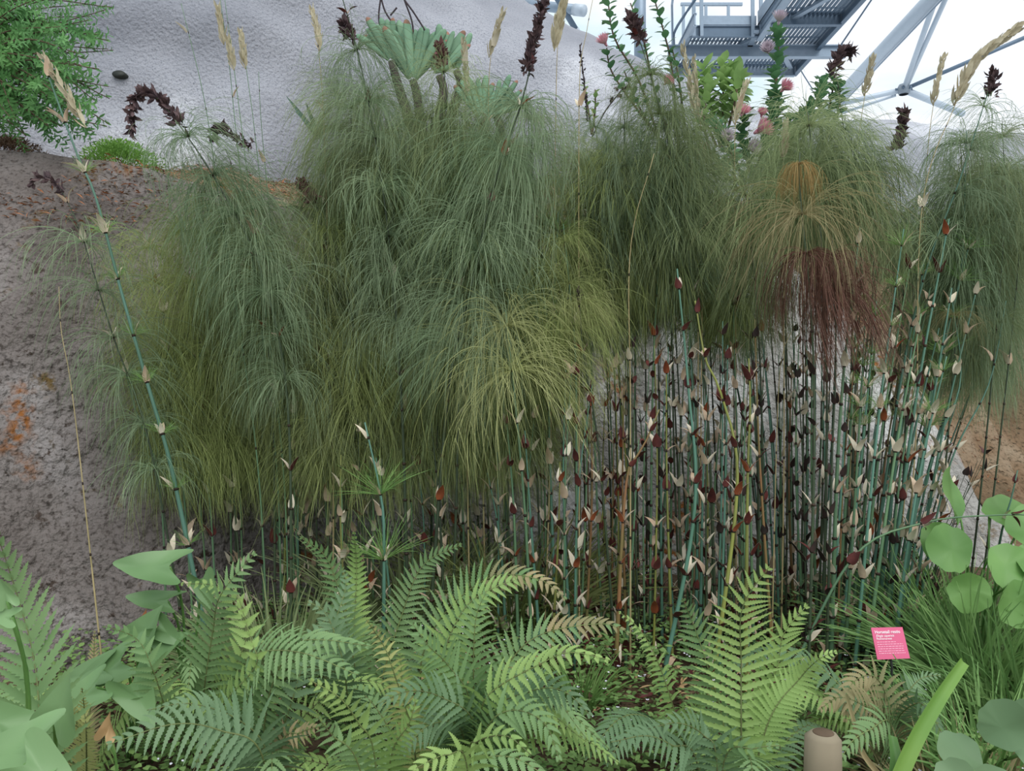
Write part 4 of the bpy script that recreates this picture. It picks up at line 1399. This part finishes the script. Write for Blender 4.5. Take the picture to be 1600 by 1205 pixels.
fern('blue-green fern spreading along the bottom edge under the upright fern', B,
     [fr(B, [(1090, 1195, 1.65), (1050, 1165, 1.6), (1010, 1150, 1.55), (955, 1160, 1.5)], .10, FL, n=24, droop=.7, nrm=(0, -.7, .7)),
      fr(B, [(1120, 1195, 1.65), (1100, 1150, 1.65), (1060, 1130, 1.6), (1010, 1140, 1.6)], .09, FL, n=24, droop=.6),
      fr(B, [(1130, 1195, 1.65), (1180, 1170, 1.6), (1220, 1165, 1.6)], .07, FG, n=20, droop=.5)])
B = (1390, 2.35)
fern('dull shaded fern with some brown fronds beneath the pink sign', B,
     [fr(B, [(1400, 1110, 2.3), (1420, 1080, 2.25), (1440, 1060, 2.3), (1470, 1055, 2.3)], .08, FL, n=24, droop=.6),
      fr(B, [(1385, 1130, 2.2), (1345, 1100, 2.1), (1310, 1090, 2.1), (1280, 1110, 2.05)], .10, FN, n=22, droop=.9),
      fr(B, [(1395, 1130, 2.2), (1370, 1060, 2.2), (1330, 1070, 2.15), (1320, 1130, 2.1)], .09, FN, n=22, droop=.9),
      fr(B, [(1400, 1130, 2.2), (1430, 1100, 2.1), (1450, 1110, 2.05), (1480, 1160, 2.0)], .09, FL, n=22, droop=.8),
      fr(B, [(1390, 1130, 2.1), (1360, 1140, 2.0), (1330, 1160, 1.95), (1310, 1195, 1.9)], .09, FG, n=22, droop=.6)])

# ------------------------------------------------------------------ broad leaves
def outline_leaf(mb, c, ax, nrm, outline, L, cup=.12, mi=0, veins=0.0):
    """a broad blade from its outline (u along the axis, v across), as rings round the middle"""
    ax = ax.normalized()
    s = ax.cross(nrm).normalized()
    nn = s.cross(ax).normalized()
    fine, m_ = [], len(outline)
    for k in range(m_):
        a, b, c_, d_ = [Vector(outline[(k + j) % m_]) for j in (-1, 0, 1, 2)]
        for t in (0, .33, .67):
            fine.append(0.5 * ((2 * b) + (c_ - a) * t + (2 * a - 5 * b + 4 * c_ - d_) * t * t + (3 * b - a - 3 * c_ + d_) * t ** 3))
    outline = fine
    n = len(outline)
    vs, fs = [], []
    vs.append(c + ax * (L * .35) - nn * (cup * L * .3))
    for ring in (.35, .7, 1.0):
        for k, (u, v) in enumerate(outline):
            uu, vv = .35 + (u - .35) * ring, v * ring
            h = cup * L * (ring * ring * (1 + .9 * math.sin(k / n * 18.85)) * .5 - .3) + L * .004 * (k % 2) * (ring > .4)
            vs.append(c + ax * (L * uu) + s * (L * vv) + nn * h)
    for k in range(n):
        fs.append((0, 1 + k, 1 + (k + 1) % n))
        for r_ in range(2):
            a, b = 1 + r_ * n, 1 + (r_ + 1) * n
            fs.append((a + k, b + k, b + (k + 1) % n, a + (k + 1) % n))
    mb.add(vs, fs, mi)


ARROW = [(0, 0), (-.16, .16), (-.3, .3), (-.26, .42), (-.05, .44), (.2, .36), (.5, .26), (.8, .11), (1.0, 0), (.8, -.11), (.5, -.26), (.2, -.36), (-.05, -.44), (-.26, -.42), (-.3, -.3), (-.16, -.16)]
ROUND = [(math.cos(a) * .5 * (1 + .04 * math.cos(5 * a)) + .45, math.sin(a) * .52 * (1 + .05 * math.cos(9 * a))) for a in [6.283 * k / 28 for k in range(28)]]


def broad_plant(name, label, cat, base, leaves, mat, shape=ARROW):
    x = (base[0] - 800) / F * base[1]
    loc = Vector((x, base[1], gz(x, base[1]) - .01))
    t = thing(name, label, cat, tuple(loc))
    for (px, py, Y, L, ax, nrm) in leaves:
        c = W(px, py, Y) - loc
        mb = MB()
        outline_leaf(mb, c, Vector(ax), Vector(nrm), shape, L)
        o = mb.build('leaf', [mat], t)
        r = MB()
        tube(r, spline([Vector((0, 0, 0)), Vector((c.x * .6, c.y * .4, c.z * .7)), c], 10), .004, 5)
        r.build('leaf_stalk', ['lush_green'], o)
    return t


broad_plant('arum_plant', 'arum with one large arrow-shaped leaf raised before the brown rock', 'plant', (290, 2.6),
            [(265, 886, 2.35, .17, (-1, 0, .05), (0, -.6, .8)), (262, 940, 2.4, .13, (-1, 0, .1), (0, -.4, .9)), (248, 980, 2.3, .09, (.8, 0, -.6), (0, -1, .2)), (315, 905, 2.5, .1, (.3, 0, -1), (0, -1, .3))], 'arum_green')
broad_plant('arum_plant', 'arum with crowded broad leaves behind the small yellowing fern', 'plant', (200, 2.4),
            [(190, 1035, 2.2, .15, (-.8, 0, -.4), (0, -.7, .7)), (160, 1045, 2.2, .12, (-1, 0, -.3), (0, -.7, .7)), (215, 1000, 2.3, .13, (.6, 0, .8), (0, -.8, .5)), (150, 1075, 2.1, .13, (-.9, -.2, -.5), (0, -.7, .7)),
             (205, 1070, 2.1, .13, (.5, -.1, -.8), (0, -.8, .6)), (240, 1015, 2.3, .12, (.9, 0, .4), (0, -.8, .6))], 'arum_green')
broad_plant('arum_plant', 'arum with large pale leaves in the bottom left corner', 'plant', (40, 1.8),
            [(60, 1165, 1.5, .15, (-.9, -.1, -.2), (0, -.7, .7)), (20, 1150, 1.6, .13, (-.6, 0, .5), (0, -.8, .6)), (85, 1130, 1.6, .11, (.3, 0, .9), (0, -.9, .4)), (40, 1195, 1.45, .13, (.8, 0, -.5), (0, -.7, .7)),
             (12, 940, 1.6, .05, (-.3, 0, .9), (0, -1, .2)), (18, 965, 1.6, .05, (-.9, 0, .1), (0, -.8, .5))], 'arum_green')
broad_plant('round_leaved_plant', 'plant with broad round bright leaves at the right edge by the rock', 'plant', (1530, 3.0),
            [(1500, 805, 3.0, .22, (-.3, -.2, .5), (0, -.6, .8)), (1545, 808, 3.1, .20, (.9, 0, .1), (0, -.5, .85)), (1490, 830, 2.9, .14, (-.6, 0, -.5), (0, -.9, .4)), (1515, 865, 2.8, .17, (-.8, 0, .2), (0, -.9, .4)),
             (1545, 870, 2.8, .18, (.7, -.2, -.4), (0, -.8, .6)), (1585, 840, 2.9, .2, (.8, 0, .3), (0, -.6, .8)), (1590, 880, 2.8, .18, (.9, 0, -.2), (0, -.7, .7)), (1525, 900, 2.7, .14, (-.3, 0, -.8), (0, -.9, .3)),
             (1575, 915, 2.7, .16, (.4, 0, -.8), (0, -.8, .5))], 'lush_green', ROUND)
broad_plant('round_leaved_plant', 'low plant with bluish rounded leaves in the bottom right corner', 'plant', (1570, 1.9),
            [(1530, 1180, 1.6, .09, (-.8, 0, .1), (0, -.6, .8)), (1560, 1165, 1.6, .1, (.2, 0, .7), (0, -.7, .7)), (1590, 1180, 1.6, .1, (.8, 0, 0), (0, -.6, .8)), (1555, 1200, 1.55, .09, (-.2, -.4, -.6), (0, -.6, .8)),
             (1590, 1145, 1.7, .08, (.5, 0, .8), (0, -.8, .5)), (1520, 1205, 1.5, .08, (-.6, 0, -.4), (0, -.7, .7))], 'fern_blue', ROUND)

# strap leaf
st = thing('strap_leaf_plant', 'broad yellow-green strap leaf with cut tip leaning right at the bottom right', 'plant', tuple(W(1395, 1240, 1.9)))
for (pts, w, m) in (([(1395, 1240), (1430, 1160), (1470, 1090), (1508, 1034)], .042, 'strap_green'), ([(1395, 1240), (1400, 1190), (1395, 1150)], .035, 'lush_green'), ([(1400, 1240), (1350, 1180), (1335, 1130), (1322, 1085)], .014, 'fern_brown')):
    c = spline([W(x, y, 1.9 + .05 * i) - st.location for i, (x, y) in enumerate(pts)], 14)
    mb = MB()
    vs, fs = [], []
    for i, p in enumerate(c):
        t_ = (c[min(13, i + 1)] - c[max(0, i - 1)]).normalized()
        s = t_.cross(Vector((0, -1, .2))).normalized()
        ww = w * (1 - .35 * (i / 13) ** 2) / 2
        dn = Vector((0, .006, -.002))
        for k in (-1, -.5, 0, .5, 1):
            vs.append(p + s * (k * ww) + dn * (1 - abs(k)) * 1.6)
    for i in range(13):
        for k in range(4):
            fs.append((i * 5 + k, i * 5 + k + 1, (i + 1) * 5 + k + 1, (i + 1) * 5 + k))
    mb.add(vs, fs)
    mb.build('leaf', [m], st)

# withered leaves and flower
def shrivel(label, px, py, Y, L, mat, name='withered_leaf'):
    mb = MB()
    outline_leaf(mb, Vector((0, 0, 0)), Vector((.2, 0, 1)), Vector((0, -1, .2)), [(u, v * .8) for u, v in ARROW], L, .35)
    x = W(px, py, Y)
    t = thing(name, label, 'leaf', tuple(x))
    mb.build('blade', [mat], t)
    m2 = MB()
    tube(m2, spline([Vector((0, 0, 0)), Vector((.01, .03, -.1)), Vector((0, .05, gz(x.x, x.y + .05) - x.z))], 8), .003, 5)
    m2.build('stalk', ['lush_green'], t)


shrivel('tan withered leaf standing among ferns near the bottom left', 166, 1148, 1.7, .055, 'dead_leaf')
shrivel('small orange withered flower on a stalk left of the upright light green fern', 226, 968, 2.35, .035, 'litter_rust', 'withered_flower')

# grasses, right
def grass(label, px, Y, n, h, spread, mat='grass_green', name='grass_clump', lean=0):
    x = (px - 800) / F * Y
    loc = Vector((x, Y, gz(x, Y) - .01))
    mb = MB()
    for k in range(n):
        a = U(0, 6.28)
        b = Vector((math.cos(a), math.sin(a), 0)) * (U(0, 1) ** .5) * spread * .35
        d = Vector((math.cos(a) * U(.1, .9) + lean, math.sin(a) * U(.1, .6), U(.8, 1.4))).normalized()
        L = h * U(.6, 1.1)
        pts, p, dd = [b.copy()], b.copy(), d.copy()
        for i in range(7):
            dd = (dd + Vector((U(-.04, .04), U(-.04, .04), -.13 * U(.6, 1.5)))).normalized()
            p = p + dd * L / 7
            pts.append(p.copy())
        ribbon(mb, pts, U(.006, .011))
    o = mb.build(name, [mat], None, loc=tuple(loc))
    return tag(o, label, 'grass')


grass('lush grass clump right of the pink sign', 1525, 2.95, 520, .55, .6)
grass('grass clump at the right edge below the round bright leaves', 1600, 2.7, 460, .5, .6)
grass('lower grass clump nearest the bottom right, below the other clumps', 1555, 2.3, 300, .34, .5)
grass('thin grass clump directly behind the pink sign', 1425, 3.35, 200, .42, .4)
grass('small bright grass tuft among the restio bases behind the arching frond tip', 905, 2.75, 90, .22, .15, 'tuft_green', 'grass_tuft')
grass('dry brown grass clump below the grass at bottom right', 1500, 2.15, 170, .26, .5, 'fern_brown')
grass('fine grey-green grass veil hanging low behind the upright light green fern', 440, 2.9, 420, .42, .5, FOL[0], 'grass_clump')

grass('low grey-green veil of fine blades under the centre plumes', 640, 3.5, 420, .6, .7, FOL[0], 'grass_clump')
grass('low grey-green veil of fine blades behind the arching brown-tipped frond', 800, 3.5, 380, .6, .6, FOL[1], 'grass_clump')
best = min((((800 + p.x / p.y * F - 188) ** 2 + (602.5 - (p.z - CZ) / p.y * F - 122) ** 2, p) for p in (upper_rock(.05 + .4 * i / 159, .8 * j / 119) for i in range(160) for j in range(120))), key=lambda e: e[0])[1]
mb = MB()
for k in (0, 1):
    tube(mb, [Vector((0, .05, 0)), Vector((0, -.035 + .01 * k, 0))], [.045 - .02 * k] * 2, 14, k)
dark_spot = thing('hole_cap', 'small black cap standing for a dark hole in the grey rock, upper left', 'rock hole', tuple(best))  # black cap put in for the darkness of a small hole
mb.v = [Vector((v.x, v.y, v.z * .55)) for v in mb.v]
mb.build('dark_cap', ['stake_black', 'stake_black'], dark_spot)

# ground cover
mb = MB()
for k in range(30000):
    x, y = U(-1.9, 2.3), U(1.8, 3.7)
    hgt = U(0, .11) * (1.2 + noise.noise(Vector((x * 3, y * 3, 4)))) if U(0, 1) < .8 else 0.005
    if noise.noise(Vector((x * 2.2, y * 2.2, 9))) < -.3 and U(0, 1) < .7:
        continue
    c = Vector((x, y, gz(x, y) + .01 + hgt))
    a = U(0, 6.28)
    leaf(mb, c, Vector((math.cos(a), math.sin(a), U(-.3, .6))), Vector((U(-.4, .4), U(-.4, .2), 1)), U(.014, .032), U(.012, .022), 3, .2, .2)
for k in range(700):
    x, y = U(-1.0, 2.2), U(2.0, 3.6)
    c = Vector((x, y, gz(x, y) + U(.05, .17)))
    for j in range(3):
        a = U(0, 6.28)
        leaf(mb, c, Vector((math.cos(a), math.sin(a), .4)), Vector((0, -.3, 1)), .008, .006, 2, 0, .2, 1)
tag(mb.build('ground_cover', ['cover_green', 'tiny_petals']), 'tiny round leaves and white blossoms carpeting the bed', 'ground cover', kind='stuff')
mb = MB()
for k in range(8000):
    x, y = U(-1.6, 2.3), U(2.7, 4.1)
    c = Vector((x, y, gz(x, y) + U(.005, .05)))
    leaf(mb, c, Vector((U(-1, 1), U(-1, 1), U(-.2, .5))), Vector((U(-1, 1), U(-1, 1), 1)), U(.02, .06), U(.006, .016), 3, .3, .4, rnd.choice((0, 0, 1, 2)))
tag(mb.build('leaf_litter', ['litter_brown', 'bract_maroon', 'dead_leaf']), 'brown and maroon fallen scales lying around the restio bases', 'leaf litter', kind='stuff')
mb = MB()
for k in range(9000):
    x = U(-4.2, 3.0)
    v = U(0.05, .9)
    u = (x + 5) / 13
    p = bank(u, v)
    if noise.noise(p * 1.3) < -.1:
        continue
    leaf(mb, p + Vector((0, 0, U(0, .03))), Vector((U(-1, 1), U(-1, 1), U(-.1, .5))), Vector((U(-1, 1), U(-1, 1), 1)), U(.02, .06), U(.004, .012), 2, .3, .4, rnd.choice((0, 0, 1)))
for k in range(7000):
    u, v = U(.02, .55), U(.68, 1.0)
    p = lower_rock(u, v)
    if noise.noise(p * 2.1 + Vector((5, 0, 0))) < .35 - 1.6 * (v - .68):
        continue
    leaf(mb, p + Vector((0, -.01, U(0, .025))), Vector((U(-1, 1), U(-1, 1), U(-.1, .5))), Vector((U(-1, 1), U(-1, 1), 1)), U(.02, .05), U(.005, .012), 2, .3, .4, rnd.choice((0, 0, 1)))
tag(mb.build('ledge_litter', ['litter_rust', 'litter_brown']), 'rusty dry litter covering the ledge above the brown rock', 'leaf litter', kind='stuff')

# pale stump and stones
def stone(label, px, py, Y, sx, sy, sz, name='stone', cat='stone'):
    c = W(px, py, Y)
    mb = MB()
    n, m = 14, 10
    vs, fs = [], []
    for j in range(m + 1):
        for i in range(n):
            a, e = 6.283 * i / n, -math.pi / 2 + math.pi * j / m
            d = Vector((math.cos(a) * math.cos(e), math.sin(a) * math.cos(e), math.sin(e)))
            d = d * (1 + .12 * noise.noise(d * 2 + c))
            vs.append(Vector((d.x * sx, d.y * sy, d.z * sz)))
    for j in range(m):
        for i in range(n):
            fs.append((j * n + i, j * n + (i + 1) % n, (j + 1) * n + (i + 1) % n, (j + 1) * n + i))
    mb.add(vs, fs)
    tag(mb.build(name, ['stone_pale'], None, loc=tuple(c)), label, cat)


mb = MB()
tube(mb, [Vector((0, 0, -.3)), Vector((0, 0, .0)), Vector((.002, 0, .055)), Vector((.002, 0, .066))], [.043, .041, .038, .026], 16)
stump = thing('wooden_stake', 'pale weathered round wooden stake at the bottom edge, lower right', 'stake', tuple(W(1285, 1190, 1.8)))
mb.v = [v + Vector((.004 * noise.noise(Vector(v) * 60), .004 * noise.noise(Vector(v) * 55 + Vector((3, 3, 3))), 0)) for v in mb.v]
mb.build('shaft', ['stone_pale'], stump)
mb = MB()
tube(mb, [Vector((.002, 0, .0655)), Vector((.002, 0, .068))], [.024, .022], 16)
mb.build('end_grain', ['twig'], stump)

# ------------------------------------------------------------------ the pink sign
ys = 2.5
tl, tr, brr, bll = W(1361, 981, ys), W(1410, 980, ys), W(1422, 1029, ys - .03), W(1371, 1031, ys - .03)
org = bll.lerp(brr, .45)
xg = org.x
sign = thing('plant_label', 'pink plant sign with white writing on a black stake among the restio bases', 'sign', (org.x, org.y + .02, gz(org.x, org.y + .02)))
so = sign.location
ex = ((tr - tl) + (brr - bll)) / 2
wid = ex.length
ex.normalize()
ey = ((tl - bll) + (tr - brr)) / 2
hei = ey.length
nrmS = ex.cross(ey).normalized()
ctr = (tl + tr + brr + bll) / 4
# plate (a true slanted plate as in the photo, 3 mm thick)
mb = MB()
th = -nrmS * .003
q = [bll, brr, tr, tl]
mb.add([p - so for p in q] + [p + th - so for p in q], [(0, 1, 2, 3), (7, 6, 5, 4), (0, 4, 5, 1), (1, 5, 6, 2), (2, 6, 7, 3), (3, 7, 4, 0)])
plate = mb.build('sign_plate', ['sign_pink'], sign, smooth=False)
mb = MB()
back = bll.lerp(brr, .5)
tube(mb, [Vector((0, 0, -.02)), back - so + Vector((0, .012, -.03)), ctr - so - nrmS * .012], [.004, .004, .004], 8)
mb.build('stake', ['stake_black'], sign)


def on_plate(u, v):
    """u, v in 0..1 over the plate, from the top left corner"""
    return tl.lerp(tr, u).lerp(bll.lerp(brr, u), v) + nrmS * .0008


def text_on(body, u, v, hgt, mat, bold, italic=False):
    cu = bpy.data.curves.new('writing', 'FONT')
    cu.body = body
    cu.size = 1.0
    cu.offset = bold
    cu.resolution_u = 3
    if italic:
        cu.shear = .25
    tmp = bpy.data.objects.new('writing', cu)
    COL.objects.link(tmp)
    dg = bpy.context.evaluated_depsgraph_get()
    me = bpy.data.meshes.new_from_object(tmp.evaluated_get(dg))
    bpy.data.objects.remove(tmp)
    eu = (on_plate(1, v) - on_plate(0, v)) / wid
    ev = (on_plate(u, 0) - on_plate(u, 1)).normalized()
    p0 = on_plate(u, v)
    for vt in me.vertices:
        x, y, _ = vt.co
        vt.co = p0 + eu * (x * hgt) + ev * (y * hgt) - so + nrmS * .0003
    me.materials.clear()
    me.materials.append(MATS[mat])
    return link('writing', me, plate)


text_on('Horsetail restio', .08, .185, .0128, 'sign_white', .018)
text_on('Elegia capensis', .095, .295, .0098, 'sign_white', .01, True)
text_on('Restionaceae', .095, .385, .0092, 'sign_white', .008)
# the small paragraph is too fine to read in the photo: rows of word-long marks
mb = MB()
for row in range(6):
    v = .46 + row * .071
    u = .09
    end = (.72, .88, .89, .87, .88, .90)[row]
    while u < end - .02:
        wl = min(U(.035, .10), end - u)
        a, b = on_plate(u, v - .011), on_plate(u + wl, v + .011)
        c1, d1 = on_plate(u + wl, v - .011), on_plate(u, v + .011)
        mb.add([p - so for p in (d1, b, c1, a)], [(0, 1, 2, 3)])
        u += wl + .018
mb.build('fine_print', ['sign_text_pale'], plate, smooth=False)

# stems that would still be named alike: tell them apart by their order from the left
alike = {}
for o in SC.objects:
    if o.parent is None and o.get('label') and o.get('group'):
        alike.setdefault(o['label'], []).append(o)
ORD = {2: ('left', 'right'), 3: ('leftmost', 'middle', 'rightmost'), 4: ('leftmost', 'second', 'third', 'rightmost'),
       5: ('leftmost', 'second', 'middle', 'fourth', 'rightmost'), 6: ('leftmost', 'second', 'third', 'fourth', 'fifth', 'rightmost')}
for lab, obs in alike.items():
    if len(obs) > 1 and len(obs) in ORD:
        obs.sort(key=lambda o: o.location.x / o.location.y)
        for w, o in zip(ORD[len(obs)], obs):
            t = '%s %s' % (w, lab)
            if len(t.split()) > 16:
                t = t.replace('feathery ', '').replace('just ', '')
            if len(t.split()) > 16:
                t = t.replace(' the ', ' ', 1)
            o['label'] = t
